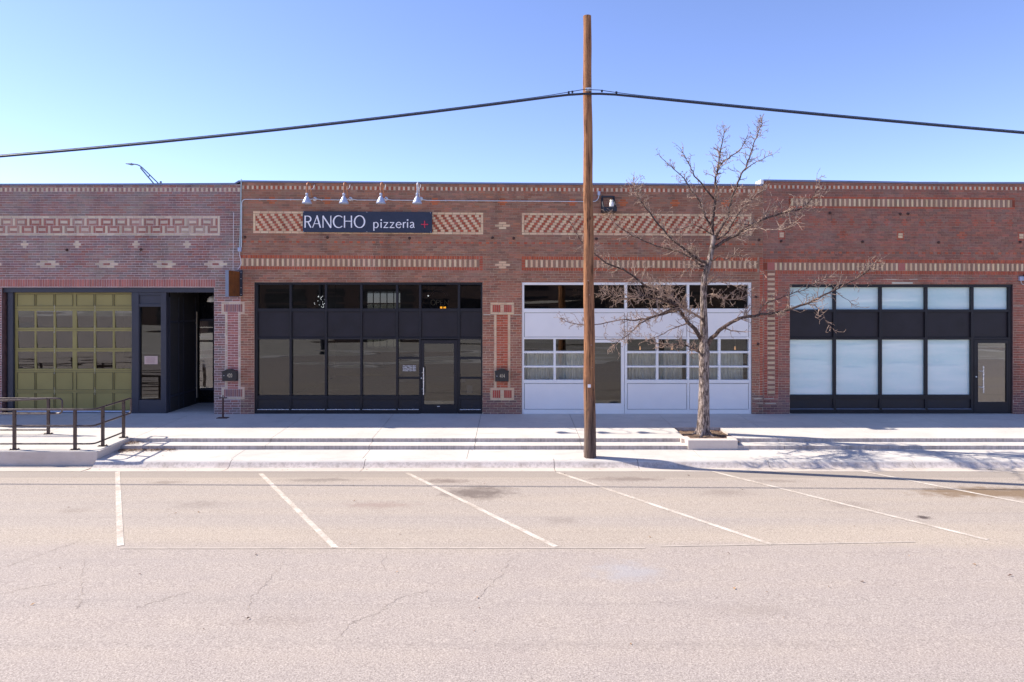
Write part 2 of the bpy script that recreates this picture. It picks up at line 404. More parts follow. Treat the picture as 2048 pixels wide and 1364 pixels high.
JX = [-17, -14.2, -11.55, -9.05, -5.75, -3.33, -.87, 1.62, 4.13, 6.35, 8.78, 11.3, 13.8, 16.3, 18.8]
def sub(rects, h, mn=.004):
    out = []
    for r in rects:
        x0, x1, y0, y1 = r[:4]; a0, a1, b0, b1 = h
        if a1 <= x0 or a0 >= x1 or b1 <= y0 or b0 >= y1: out.append(r); continue
        ex = r[4:]
        m0 = max(y0, b0); m1 = min(y1, b1)
        for q in ((x0, x1, y0, b0), (x0, x1, b1, y1), (x0, a0, m0, m1), (a1, x1, m0, m1)):
            if q[1] - q[0] > mn and q[3] - q[2] > mn: out.append(q + tuple(ex))
    return out
def slabs(name, ya, yb, z_at, thick, x0, x1, joints, holes=(), front=None, m=None):
    """slabs between y=ya (building side) and y=yb (street side) on a sloping plane, joints left open"""
    b = MB(); xs = [x0] + [q for q in joints if x0 < q < x1] + [x1]
    for a, c in zip(xs[:-1], xs[1:]):
        rs = [(a + .005, c - .005, yb, ya)]
        for h in holes: rs = sub(rs, h)
        for (u0, u1, v0, v1) in rs:
            p = [(u0, v0, z_at(v0)), (u1, v0, z_at(v0)), (u1, v1, z_at(v1)), (u0, v1, z_at(v1))]
            q = [(x, y, z - thick) for x, y, z in p]
            b.idx(p + q, [(0, 1, 2, 3)], 0); b.idx(p + q, [(4, 5, 1, 0)], 1)
            b.idx(p + q, [(5, 6, 2, 1), (6, 7, 3, 2), (7, 4, 0, 3)], 1)
    rs = [(x0, x1, yb + .02, ya)]
    for h in holes: rs = sub(rs, h)
    for (u0, u1, v0, v1) in rs:
        b.face([(u0, v0, z_at(v0) - .014), (u1, v0, z_at(v0) - .014), (u1, v1, z_at(v1) - .014), (u0, v1, z_at(v1) - .014)], 2)
    return props(b.build(name, [m or M['concrete'], front or M['concedge'], M['gap']]), kind='structure')
swz = lambda y: .03 * y
HOLE1 = (4.14, 5.32, -2.9, -1.75)
slabs('sidewalk', .30, -2.945, swz, .2, -20, 20, JX, [HOLE1, (4.0, 5.36, -2.96, -2.88)])
slabs('step', -2.90, -3.33, lambda y: -.171 + .03 * (y + 2.945), .2, -9.12, 20, [j for j in JX if j > -9], [(4.085, 5.26, -3.34, -2.8)])
slabs('lower_sidewalk', -3.28, -4.16, lambda y: -.2685 + .03 * (y + 3.33), .2, -9.12, 20, [-6.2, -3.3, -1, 1.65, 4.2, 7, 9.7, 12.4, 15], [(4.085, 5.26, -3.375, -3.2)])
# raised landing of the ramp at the left
b = MB()
for a, c in ((-20, -14.2), (-14.2, -11.55), (-11.55, -9.12)):
    p = [(a + .004, -4.22, swz(-4.22)), (c - .004, -4.22, swz(-4.22)), (c - .004, -2.949, swz(-2.949)), (a + .004, -2.949, swz(-2.949))]
    q = [(x, y, -.6) for x, y, z in p]
    b.idx(p + q, [(0, 1, 2, 3)], 0); b.idx(p + q, [(4, 5, 1, 0), (5, 6, 2, 1), (6, 7, 3, 2), (7, 4, 0, 3)], 1)
b.idx([(-20, -4.23, -.437), (-9.125, -4.23, -.437), (-9.125, -4.79, rdz(-4.79) + .006), (-20, -4.79, rdz(-4.79) + .006)], [(3, 2, 1, 0)][:1], 2)
props(b.build('ramp_landing', [M['concrete'], M['concwall'], M['gutter']]), kind='structure')
# planter kerb
b = MB()
b.box(4.09, 5.25, -3.36, -3.15, -.45, -.048, 0, bev=.008)
b.box(4.09, 4.20, -3.15, -2.88, -.45, -.0485, 0); b.box(5.14, 5.25, -3.15, -2.88, -.45, -.0485, 0)
b.box(4.01, 4.09, -3.05, -2.88, -.45, -.075, 0); b.box(5.25, 5.33, -3.05, -2.88, -.45, -.075, 0)
props(b.build('planter', [M['concwall']], loc=(4.67, -3.2, -.27)), 'low concrete planter kerb built into the steps around the bare tree', 'planter')
b = MB(); n = 26
def soilz(x, y):
    d = math.hypot(x - 4.70, y + 2.37); return -.135 + .055 * math.exp(-(d / .33) ** 2) + .012 * math.sin(x * 23) * math.cos(y * 19) + .02 * (1 if x > 5 and y > -2.5 else 0) * random.random()
g = [[(4.10 + 1.26 * i / n, -3.2 + 1.48 * j / n) for j in range(n + 1)] for i in range(n + 1)]
b.idx([(x, y, soilz(x, y)) for row in g for x, y in row], [(i*(n+1)+j, (i+1)*(n+1)+j, (i+1)*(n+1)+j+1, i*(n+1)+j+1) for i in range(n) for j in range(n)], 0, None, True)
props(b.build('soil', M['soil']), kind='structure')

# painted parking lines
def line(name, p0, p1, w, n=24, up=.005, m='paint'):
    b = MB(); d = (p1 - p0); d.z = 0; d.normalize(); s = Vector((-d.y, d.x, 0)) * w / 2
    for i in range(n):
        a = p0.lerp(p1, i / n); c = p0.lerp(p1, (i + 1) / n)
        q = []
        for pt, sg in ((a, -1), (c, -1), (c, 1), (a, 1)):
            v = pt + s * sg; q.append((v.x, v.y, rdz(v.y) + up))
        if (Vector(q[1]) - Vector(q[0])).cross(Vector(q[2]) - Vector(q[0])).z < 0: q = q[::-1]
        b.face(q)
    return props(b.build(name, M[m]), kind='structure')
for (a, c) in (((235, 944), (241, 1092)), ((521, 947), (672, 1097)), ((814, 946), (1112, 1094)), ((1115, 945), (1545, 1090)), ((1424, 943), (1975, 1080)), ((1722, 942), (2400, 1075)), ((1975, 938), (2700, 1045))):
    line('parking_line', rd(*a), rd(*c), .088)
line('edge_line', rd(240, 1097), rd(1290, 1096), .045, m='faded'); line('edge_line', rd(1320, 1093), rd(1830, 1084), .04, m='faded')

# cracks
def ribbon(b, pts, w0, w1):
    for i in range(len(pts) - 1):
        a, c = pts[i], pts[i+1]; d = (c - a); d.z = 0; d.normalize(); s = Vector((-d.y, d.x, 0))
        wa = w0 + (w1 - w0) * random.random(); wc = w0 + (w1 - w0) * random.random()
        q = []
        for pt, k in ((a, -wa), (c, -wc), (c, wc), (a, wa)):
            v = pt + s * k * .5; q.append((v.x, v.y, rdz(v.y) + .003))
        if (Vector(q[1]) - Vector(q[0])).cross(Vector(q[2]) - Vector(q[0])).z < 0: q = q[::-1]
        b.face(q)
b = MB()
for path in ([(0, 1136), (60, 1118), (120, 1096), (160, 1082)], [(0, 1190), (60, 1175), (120, 1167)], [(570, 1120), (535, 1165), (505, 1195), (495, 1222)],
             [(1024, 1115), (1000, 1152), (955, 1200)], [(860, 1180), (800, 1195), (760, 1225), (710, 1240), (670, 1275)], [(395, 1178), (330, 1198), (260, 1220)],
             [(170, 1120), (160, 1160), (165, 1200), (150, 1220)], [(770, 1110), (765, 1140)]):
    pts = [rd(*p) for p in path]; fine = []
    for i in range(len(pts) - 1):
        for k in range(10): fine.append(pts[i].lerp(pts[i+1], k / 10) + Vector((random.uniform(-.035, .035), random.uniform(-.035, .035), 0)))
    ribbon(b, fine, .002, .007)
props(b.build('road_crack', simple('crack dirt', (.30, .245, .205), .95)), kind='structure')

# ------------------------------------------------------------------ brickwork
CH = 4.95; BL = 15.15; ALB = 1.7
def jit(c, a=.12, h=.03):
    k = ALB * (1 + random.uniform(-a, a)); return tuple(max(.004, min(.80, v * k)) * (1 + random.uniform(-h, h)) for v in c)
BROWN = [(.200, .100, .084), (.225, .108, .088), (.165, .088, .076), (.235, .102, .078), (.185, .085, .070), (.21, .115, .095)]
RIGHT = [(.190, .080, .070), (.215, .088, .074), (.165, .078, .070), (.225, .082, .068), (.18, .09, .08)]
PURPLE = [(.190, .085, .092), (.165, .085, .10), (.215, .085, .085), (.16, .10, .115), (.20, .10, .108)]
RED = (.26, .062, .042); ORANGE = (.31, .085, .045); CREAM = (.46, .30, .235); CREAM2 = (.40, .29, .26); SOLD = (.20, .115, .095)
PCREAM = (.39, .275, .245); PRED = (.23, .085, .078); CRUST = (.56, .42, .34)
def pick(l): return jit(random.choice(l))

def course_rows(anch):
    rows = []
    for a, c in zip(anch[:-1], anch[1:]):
        n = max(1, round((c - a) / CH))
        for i in range(n): rows.append((a + (c - a) * i / n, a + (c - a) * (i + 1) / n))
    return rows
def base(rows, x0, x1, pal, tint=None):
    out = []
    for i, (a, c) in enumerate(rows):
        x = x0 - (BL / 2 if i % 2 else 0) - random.uniform(0, .5)
        while x < x1:
            l = BL + random.uniform(-.25, .25); u0 = max(x, x0); u1 = min(x + l, x1)
            if u1 - u0 > 1.2:
                col = pick(pal)
                if tint: col = tint(.5 * (u0 + u1), .5 * (a + c), col)
                out.append((u0, u1, a, c, col))
            x += l
    return out
def put(bricks, reg, new):
    o = sub(bricks, reg, .8); o += new; return o
def alt(x0, x1, v0, v1, w, c1, c2, l1=1.0, l2=1.0, start=0):
    """upright bricks of width w with alternating colours"""
    out = []; x = x0; i = start; n = max(1, round((x1 - x0) / w)); w = (x1 - x0) / n
    for k in range(n):
        c = (c1, c2)[i % 2]
        out.append((x, x + w, v0, v1, jit(random.choice(c) if isinstance(c, list) else c, .14))); x += w; i += 1
    return out
def course(x0, x1, v0, v1, w, c):
    out = []; n = max(1, round((x1 - x0) / w)); w = (x1 - x0) / n
    for k in range(n): out.append((x0 + k * w, x0 + (k + 1) * w, v0, v1, jit(c, .14)))
    return out
def stackv(x0, x1, v0, v1, h, c1, c2=None, start=0):
    out = []; n = max(1, round((v1 - v0) / h)); h = (v1 - v0) / n
    for k in range(n): out.append((x0, x1, v0 + k * h, v0 + (k + 1) * h, jit((c1, c2 or c1)[(k + start) % 2], .12)))
    return out
def cross(cx, v0, widths, c, ch=CH):
    """little figure of flush courses centred on cx"""
    rs = []
    for k, w in enumerate(widths):
        n = max(1, round(w / BL)); 
        rs += course(cx - w / 2, cx + w / 2, v0 + k * ch, v0 + (k + 1) * ch, w / n, c)
    return rs
def figure(bricks, new):
    for r in new: bricks = sub(bricks, r[:4], .8)
    return bricks + new

def make_wall(name, parent, bricks, kf, x0, x1, top, holes, mats, bot=829.5):
    """bricks in px space -> proud bricks over a mortar body, one mesh"""
    real = []
    for (a, c, v0, v1, col) in bricks:
        k = kf(.5 * (a + c)); real.append((a, c, 829 - (829 - v0) * k, 829 - (829 - v1) * k, col))
    for h in holes: real = sub(real, h, .5)
    real = sub(real, (x0 - 500, x1 + 500, bot, bot + 100), .5)
    b = MB(); j = .42; tn = {'brown mortar': (1.10, 1.11, .87), 'tan mortar': (1.04, 1.10, .90)}.get(mats.name, (1.05, 1.18, .95))
    for (a, c, v0, v1, col) in real:
        if c - a < 1 or v1 - v0 < 1: continue
        dy = random.uniform(-.0025, .0025); col = tuple(min(.85, col[q] * tn[q]) for q in range(3))
        X0, X1, Z0, Z1 = FX(a + j), FX(c - j), FZ(v1 - j), FZ(v0 + j)
        w = random.uniform(-.15, .15) * .014
        p = [(X0, dy, Z0 + w), (X1, dy, Z0 - w), (X1, dy, Z1 - w), (X0, dy, Z1 + w)]
        q = [(x, .012, z) for x, y, z in p]
        b.idx(p + q, [(0, 1, 2, 3), (0, 4, 5, 1), (1, 5, 6, 2), (2, 6, 7, 3), (3, 7, 4, 0)], 0, col)
    xs = np.linspace(x0, x1, int((x1 - x0) / 60) + 2)
    for a, c in zip(xs[:-1], xs[1:]):
        rs = [(a, c, top(.5 * (a + c)), bot)]
        for h in holes: rs = sub(rs, h, .05)
        for (u0, u1, v0, v1) in rs: b.box(FX(u0), FX(u1), .007, .30, FZ(v1), FZ(v0), 2, None, 1)
    return b.build(name, [M['brick'], mats, M['brickflat']], parent)
def coping(parent, pts, name='coping', m=None, th=3.4):
    b = MB()
    for (a, ya), (c, yc) in zip(pts[:-1], pts[1:]):
        vs = []
        for x, y in ((a, ya), (c, yc)):
            for Y in (-.035, .36):
                vs += [(FX(x), Y, FZ(y + th)), (FX(x), Y, FZ(y))]
        b.idx(vs, [(0, 4, 5, 1), (1, 5, 7, 3), (3, 7, 6, 2), (2, 6, 4, 0), (0, 1, 3, 2), (4, 6, 7, 5)])
    return b.build(name, m or M['coping'], parent)

GB = 'brick shop buildings joined in a row'
bl = thing('brick_building', 'purple brick shop building with whitish bloom, a cream fret band and an olive garage door', 'building', (-12.5, 0, 0), GB)
bm = thing('brick_building', 'long brown brick shop building holding the black storefront and the white storefront', 'building', (0, 0, 0), GB)
br = thing('brick_building', 'red brown brick shop building with frosted windows and a stepped up parapet', 'building', (12, 0, 0), GB)

# --- left wall
XL0, XB1, XB2, XR1 = -420, 480.5, 1526, 2520
def blotch(x, v, seed=0):
    return .5 + .25 * math.sin(x * .021 + seed) * math.cos(v * .05 + x * .006) + .25 * math.sin(x * .053 + v * .03 + seed * 2)
def tintL(x, v, c):
    k = max(0, blotch(x, v) - .25) * .75 * random.uniform(.2, 1.3)
    if v > 560: k *= .6
    w = (.36, .285, .28); return tuple(c[i] * (1 - k) + w[i] * k for i in range(3))
rows = course_rows([370, 375.4, 383.4, 431.8, 471, 521, 535.5, 558.2, 573.6, 829.5])
L = base(rows, XL0, XB1, PURPLE, tintL)
L = put(L, (XL0, XB1 - 1, 375.4, 383.4), alt(XL0, XB1 - 1, 375.4, 383.4, 4.57, PCREAM, (.21, .10, .105)))
fr = course(XL0, 435.4, 431.8, 436.4, BL, PCREAM) + course(XL0, 439.8, 466.6, 471, BL, PCREAM) + stackv(435.4, 439.8, 431.8, 466.6, 17, PCREAM)
def fret(cells, v0, v1, xa, xb):
    out = []; h = (v1 - v0) / 3
    for cx in cells:
        a = cx - 2.4; d = cx + 2.4; nx = cx + 28.6 - 2.4
        seg = [(a, d, v0, v1, PCREAM), (d, d + 4.7, v0, v1, PRED), (nx - 4.7, nx, v0, v1, PRED),
               (d + 4.7, nx - 4.7, v0, v0 + h, PRED), (d + 4.7, nx - 4.7, v0 + h, v0 + 2 * h, PCREAM), (d + 4.7, nx - 4.7, v0 + 2 * h, v1, PRED)]
        for s in seg:
            x0 = max(s[0], xa); x1 = min(s[1], xb)
            if x1 - x0 > .9: out.append((x0, x1, s[2], s[3], jit(tintL(cx * 1.0, v0, s[4]), .13)))
    return out
fr += fret([27.8 + 28.6 * n for n in range(-16, 16)], 436.6, 451.5, XL0, 435.4) + fret([12.4 + 28.6 * n for n in range(-16, 16)], 451.5, 466.4, XL0, 435.4)
L = put(L, (XL0, 439.9, 431.8, 471), fr)
for cx in (-180, -60, 49, 154, 272, 374): L = figure(L, cross(cx, 481.4, [7.6, 15.2, 7.6], PCREAM, 4.93))
for cx in (-260, -140, -20, 95.5, 213, 329, 431):
    L = figure(L, cross(cx, 521, [30.4, 45.6, 30.4], PCREAM, 4.83)); L = figure(L, [(cx - 6.6, cx + 6.6, 525.9, 530.6, jit(PRED))])
L = put(L, (XL0, 430.5, 558.2, 573.6), alt(XL0, 430.5, 558.2, 573.6, 4.95, (.30, .10, .095), (.26, .095, .10)))
HL = [(3, 428, 575, 840)]
# tall ornament on the pier (420)
def ornament(B, ox0, ox1, cx0, cx1, v, cc, panel, inner, mid=False, open_=False, bw=4.5):
    """v = top, y rows in px: [top frame top, top frame bottom, bottom frame top, bottom frame bottom]"""
    t0, t1, b0, b1 = v; new = []; 
    for (a, c, up) in ((t0, t1, True), (b0, b1, False)):
        x0, x1 = ox0, ox1
        new += course(x0, x1, a, a + bw, BL * .95, cc) if (up or not open_) else course(x0, cx0 + bw, a, a + bw, BL, cc) + course(cx1 - bw, x1, a, a + bw, BL, cc) + course(cx0 + bw, cx1 - bw, a, a + bw, BL, inner)
        new += course(x0, x1, c - bw, c, BL * .95, cc) if (not up or not open_) else course(x0, cx0 + bw, c - bw, c, BL, cc) + course(cx1 - bw, x1, c - bw, c, BL, cc) + course(cx0 + bw, cx1 - bw, c - bw, c, BL, inner)
        new += [(x0, x0 + bw, a + bw, c - bw, jit(cc, .08)), (x1 - bw, x1, a + bw, c - bw, jit(cc, .08))]
        if mid:
            m = .5 * (x0 + x1)
            new += alt(x0 + bw, m - 3.6, a + bw, c - bw, 3.6, panel, panel) + alt(m + 3.6, x1 - bw, a + bw, c - bw, 3.6, panel, panel) + stackv(m - 3.6, m + 3.6, a + bw, c - bw, 5, cc)
        else: new += alt(x0 + bw, x1 - bw, a + bw, c - bw, 4.2, panel, (panel[0] * .8, panel[1] * .9, panel[2] * 1.1))
    new += stackv(cx0, cx0 + bw, t1, b0, 15.2, cc) + stackv(cx1 - bw, cx1, t1, b0, 15.2, cc)
    r = course_rows([t1, b0])
    for i, (a, c) in enumerate(r):
        x = cx0 + bw; w = cx1 - cx0 - 2 * bw
        cuts = [0, w * .33, w] if i % 2 else [0, w * .64, w]
        for p, q in zip(cuts[:-1], cuts[1:]): new.append((x + p, x + q, a, c, jit(inner, .2)))
    return put(sub(sub(B, (ox0, ox1, t0, t1), .8), (ox0, ox1, b0, b1), .8), (cx0, cx1, t1, b0), new)
orn420 = []
orn420 = ornament([], 443, 489.2, 450.2, 481, (603.7, 628.5, 773.7, 798.4), PCREAM, (.22, .09, .09), (.25, .085, .085), open_=True)
def clip(bs, x0, x1): return [(max(r[0], x0), min(r[1], x1)) + r[2:] for r in bs if min(r[1], x1) - max(r[0], x0) > .9]
for reg in ((443, 489.2, 603.7, 628.5), (450.2, 481, 628.5, 773.7), (443, 489.2, 773.7, 798.4)):
    L = sub(L, reg, .8)
L += clip(orn420, 0, XB1)
make_wall('wall', bl, L, lambda x: 1, XL0, XB1, lambda x: 368.5, HL, M['mortarL'])
coping(bl, [(XL0, 368), (0, 367.5), (250, 367), (470, 366), (478, 361.2)])

# --- middle wall
kM = lambda x: 1 - .016 * (x - 483) / 1000
def idl(v, x): return 829 - (829 - v) / kM(x)
rows = course_rows([364.7, 370.6, 378.3, 421.9, 466.3, 509.3, 539.1, 829.5])
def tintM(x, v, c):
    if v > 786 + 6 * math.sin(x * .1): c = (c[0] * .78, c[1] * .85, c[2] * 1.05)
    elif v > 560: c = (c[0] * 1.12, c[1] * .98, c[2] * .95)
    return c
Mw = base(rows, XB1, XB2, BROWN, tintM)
Mw = put(Mw, (484, XB2, 370.6, 378.3), alt(484, XB2 - 2, 370.6, 378.3, 4.72, CREAM2, [ORANGE, RED, RED, (.2, .09, .07)]))
for x0, x1, sg in ((506, 966.5, 1), (1043.5, 1503, -1)):
    n7 = (461.5 - 426.6) / 7; new = course(x0, x1, 421.9, 426.6, BL, CREAM) + course(x0, x1, 461.5, 466.3, BL, CREAM) + stackv(x0, x0 + 4.7, 426.6, 461.5, 15, CREAM) + stackv(x1 - 4.7, x1, 426.6, 461.5, 15, CREAM)
    for r in range(7):
        a = 426.6 + r * n7; x = x0 + 4.7 - BL + ((sg * r * 3.75 + (8 if sg > 0 else 1)) % BL)
        while x < x1:
            for (p, q, c) in ((x, x + 6.9, jit(RED, .2)), (x + 6.9, x + BL, jit(CREAM, .12))):
                p = max(p, x0 + 4.7); q = min(q, x1 - 4.7)
                if q - p > 1: new.append((p, q, a, a + n7, c))
            x += BL
    Mw = put(Mw, (x0, x1, 421.9, 466.3), new)
rr = [r for r in rows if 479 < r[0] < 483][0]
Mw = put(Mw, (XB1 + 5, XB2, rr[0], rr[1]), alt(XB1 + 5, XB2, rr[0], rr[1], 7.6, [RED, (.27, .085, .06), (.3, .08, .05)], BROWN))
for x0, x1, l, r in ((475, 966, 482, 958.5), (1043, 1523, 1050.5, 1518)):
    x0 = max(x0, XB1)
    new = alt(x0, x1 - 8, 509.3, 516.7, 4.9, RED, (.3, .075, .045)) + alt(x0, x1 - 8, 532, 539.1, 4.9, RED, (.28, .07, .045))
    new += alt(l, r, 516.7, 532, 5.08, CREAM, SOLD) + stackv(r, x1, 509.3, 539.1, 5, RED)
    if l - x0 > 1.5: new += stackv(x0, l, 516.7, 532, 5, RED)
    Mw = put(Mw, (x0, x1, 509.3, 539.1), new)
for cx in (544, 655, 763, 870, 1005, 1145, 1246, 1350, 1452): Mw = figure(Mw, cross(cx, 378.3 + 3 * 4.855, [12.5, 20, 12.5], ORANGE, 4.855))
for v in (443.8, 522.4):
    v = idl(v, 1005); Mw = figure(Mw, cross(1005, v, [15.2, 30.4, 15.2], CREAM, 4.95))
i = lambda v: idl(v, 1004)
Mw = ornament(Mw, 980.7, 1028, 988.4, 1020.4, (i(605), i(629), i(775.6), i(800.6)), CREAM, (.29, .06, .05), (.30, .075, .05), mid=True)
for reg in ((443, 489.2, 603.7, 628.5), (450.2, 481, 628.5, 773.7), (443, 489.2, 773.7, 798.4)): Mw = sub(Mw, reg, .8)
Mw += clip(orn420, XB1, 600)
Mw = put(Mw, (1519, XB2, 509, 790), stackv(1519, XB2, 509, 790, 5, (.27, .07, .05)))
EFF = (.62, .56, .56)
Mw = figure(Mw, [(967, 981, i(628.2), i(630.4), EFF), (1029, 1042, i(628.2), i(630.2), EFF), (1508, 1524, 796, 798, EFF), (1514, 1526, 805, 806.6, EFF)])
HM = [(508.5, 965, 564.5, 840), (1043.8, 1503.5, 564.5, 840)]
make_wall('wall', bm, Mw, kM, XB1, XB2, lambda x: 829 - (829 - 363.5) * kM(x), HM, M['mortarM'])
coping(bm, [(478, 361.2), (488, 361), (700, 363.0), (1043, 365.6), (1300, 367), (1524, 368.6)])
# --- right wall
kR = lambda x: 1 - .008 * (x - 1528) / 520
rows = course_rows([362.4, 370, 377, 392, 396.4, 411.6, 416, 460.6, 475.9, 517.4, 548, 829.5])
Rw = base(rows, XB2, XR1, RIGHT, tintM)
Rw = put(Rw, (XB2 + 2, XR1, 370, 377), alt(XB2 + 4, XR1, 370, 377, 4.55, CREAM2, [RED, RED, ORANGE]))
Rw = put(Rw, (1577, 2030, 392, 416), course(1577, 2030, 392, 396.4, BL, RED) + course(1577, 2030, 411.6, 416, BL, RED) + alt(1582, 2024.5, 396.4, 411.6, 4.83, (.46, .30, .225), SOLD) + [(1577, 1582, 396.4, 411.6, RED), (2024.5, 2030, 396.4, 411.6, RED)])
Rw = put(Rw, (XB2, XR1, 517.4, 548), alt(XB2, XR1, 517.4, 525, 4.9, RED, (.28, .07, .045)) + alt(XB2, XR1, 540.2, 548, 4.9, RED, (.26, .07, .045)) + alt(1549.5, 1796, 525, 540.2, 4.84, (.46, .30, .225), SOLD) + alt(1810.5, XR1, 525, 540.2, 4.84, (.46, .30, .225), SOLD)
          + [(XB2, 1535, 525, 540.2, RED), (1535, 1549.5, 525, 540.2, (.46, .15, .15)), (1796, 1810.5, 525, 540.2, (.46, .15, .15))])
for x0, x1, s in ((1528, 1535, 0), (1550, 1557, 1)): Rw = put(Rw, (x0, x1, 548, 800), stackv(x0, x1, 548, 800, 5, (.27, .065, .05)))
Rw = put(Rw, (1535, 1550, 541, 792), stackv(1535, 1550, 541, 792, 4.93, (.46, .30, .225), (.19, .09, .075), 1))
Rw = put(Rw, (1528, 1557, 792, 800), course(1528, 1557, 792, 800, 9, (.25, .08, .075)))
for k in range(30):
    cx = 1562 + 35.3 * k; Rw = figure(Rw, cross(cx, 435.8, [7, 13, 7], (.24, .072, .055), 4.85))
for cx in (1563.5, 1801, 2043):
    Rw = figure(Rw, course(cx - 7.7, cx + 7.7, 460.6, 464.6, 8, RED) + course(cx - 7.7, cx + 7.7, 474.6, 479.3, 8, RED) + stackv(cx - 7.7, cx - 4.6, 464.6, 474.6, 5, RED) + stackv(cx + 4.6, cx + 7.7, 464.6, 474.6, 5, RED) + stackv(cx - 4.6, cx + 4.6, 464.6, 474.6, 5, (.46, .30, .225)))
for cx in (1685, 1924): Rw = figure(Rw, cross(cx, 460.6, [12, 23, 12], (.25, .075, .055), 5.1))
rr = [r for r in rows if 501 < r[0] < 505.5][0]
Rw = put(Rw, (1540, XR1, rr[0], rr[1]), alt(1540, XR1, rr[0], rr[1], 7.6, [RED, (.27, .075, .05)], RIGHT))
Rw = figure(Rw, [(1784, 1826, 563.0, 566.6, EFF), (1772, 1793, 557, 558.6, EFF), (1818, 1836, 556.5, 558.2, EFF), (2027, 2046, 609, 611, (.45, .38, .38)), (1528, 1548, 796.5, 798.3, EFF), (1530, 1552, 806, 808, EFF)])
HR = [(1579.8, 2026.3, 568.5, 840)]
make_wall('wall', br, Rw, kR, XB2, XR1, lambda x: 829 - (829 - 361) * kR(x), HR, M['mortarR'])
coping(br, [(1526.5, 359.2), (1700, 361.5), (1850, 364.2), (2048, 364.4), (XR1, 366)])
b = MB(); b.box(FX(1521), FX(1526.4), -.03, .40, FZ(368.4), FZ(359.4)); b.build('parapet_end_cap', M['copingw'], br)
b = MB(); b.prism([(FX(2055), FZ(372)), (FX(2190), FZ(372)), (FX(2190), FZ(348)), (FX(2150), FZ(340))], 2, 7, 0); b.build('raised_roof', M['copingw'], br)

simple_tint = m_glass('dark tinted rear glass', (.22, .24, .26), .5, .01, 0)  # dark tint added to the pane to dim the bright rear window
# shells behind the facades (roof, side, back) with rooms
def shell(parent, px0, px1, ztop, depth, rooms_back_hole=None):
    b = MB(); x0, x1 = FX(px0), FX(px1)
    b.box(x0, x1, .305, depth, ztop - .25, ztop)
    o = b.build('roof', M['copingw'], parent)
    b = MB()
    rs = [(x0 + .22, x1 - .22, -.3, ztop - .255)]
    if rooms_back_hole: rs = sub(rs, rooms_back_hole)
    for (u0, u1, v0, v1) in rs: b.box(u0, u1, depth - .25, depth, v0, v1)
    b.box(x0, x0 + .215, .305, depth, -.3, ztop - .255); b.box(x1 - .215, x1, .305, depth, -.3, ztop - .255)
    b.box(x0 + .22, x1 - .22, .305, depth - .255, -.3, -.012, 1)
    b.build('outer_wall', [M['brickflat'], M['floor']], parent)
shell(bl, XL0, XB1 - 1, 5.95, 9.6); shell(bm, XB1 + 1, XB2 - 1, 5.95, 9.6, (-6.1, -4.65, 1.2, 3.55)); shell(br, XB2 + 1, XR1, 6.0, 9.6)
def room(parent, x0, x1, y1, z1, m, back=None, y0=.32):
    b = MB(); t = .05
    b.box(x0 - t, x0, y0, y1, 0, z1); b.box(x1, x1 + t, y0, y1, 0, z1); b.box(x0, x1, y0, y1, z1, z1 + t)
    rs = [(x0, x1, 0, z1)]
    if back: rs = sub(rs, back)
    for (u0, u1, v0, v1) in rs: b.box(u0, u1, y1, y1 + t, v0, v1)
    b.box(x0, x1, y0, y1, -.008, .004, 1)
    return b.build('interior_room', [m, M['floor']], parent)
room(bm, FX(500), FX(972), 9.25, 4.3, M['room'], (-6.1, -4.65, 1.2, 3.55))
room(bm, FX(1036), FX(1511), 5, 4.3, M['roomg'])
room(br, FX(1572), FX(2034), 5, 4.3, M['roomg'])
room(bl, FX(5), FX(326), 6, 4.3, M['room'])
b = MB()                                            # gridded rear window of the pizzeria
for k in range(6): b.box(-6.1 + k * .285, -6.07 + k * .285, 9.3, 9.36, 1.2, 3.55)
for k in range(6): b.box(-6.07, -4.65, 9.37, 9.42, 1.22 + k * .455, 1.26 + k * .455)
rw = b.build('rear_window', M['blackiron'], bm)
b = MB(); b.face([(-6.1, 9.44, 1.2), (-4.65, 9.44, 1.2), (-4.65, 9.44, 3.55), (-6.1, 9.44, 3.55)]); b.build('window_pane', simple_tint, rw)

# ------------------------------------------------------------------ storefronts
def bx(b, x0, x1, v0, v1, y0, y1, mi=0, bev=.004): b.box(FX(x0), FX(x1), y0, y1, FZ(v1), FZ(v0), mi, bev=bev)
def pane(parent, x0, x1, v0, v1, m, y=.13, name='window_pane', th=.012):
    b = MB(); b.box(FX(x0), FX(x1), y, y + th, FZ(v1), FZ(v0)); return b.build(name, m, parent)
def glasspane(parent, x0, x1, v0, v1, m, y=.13, name='window_pane', tilt=0):
    b = MB(); a = random.uniform(-.0022, .0022); c = random.uniform(-.0015, .0015) + tilt; X0, X1, Z0, Z1 = FX(x0), FX(x1), FZ(v1), FZ(v0)
    b.face([(X0, y - a - c, Z0), (X1, y + a - c, Z0), (X1, y + a + c, Z1), (X0, y - a + c, Z1)]); return b.build(name, m, parent)
def panel(parent, x0, x1, v0, v1, m, y=.12, name='spandrel_panel'):
    b = MB(); bx(b, x0, x1, v0, v1, y, y + .03, 0, .004); return b.build(name, m, parent)
def handle(parent, px, v0, v1, lock=None, sx=-1, st=(745, 777.7)):
    b = MB(); X = FX(px); b.tube([(X, -.075, FZ(v1)), (X, -.075, FZ(v0))], .016, 10)
    for v in st: b.tube([(X, -.075, FZ(v)), (X + sx * .045, -.04, FZ(v)), (X + sx * .045, .045, FZ(v))], .012, 8)
    o = b.build('door_handle', M['alum'], parent)
    if lock:
        b = MB(); b.lathe((FX(lock[0]), .045, FZ(lock[1])), [(.0, -.018), (.018, -.018), (.02, 0)], 12, 0, 'y'); b.build('door_lock', M['bolt'], parent)

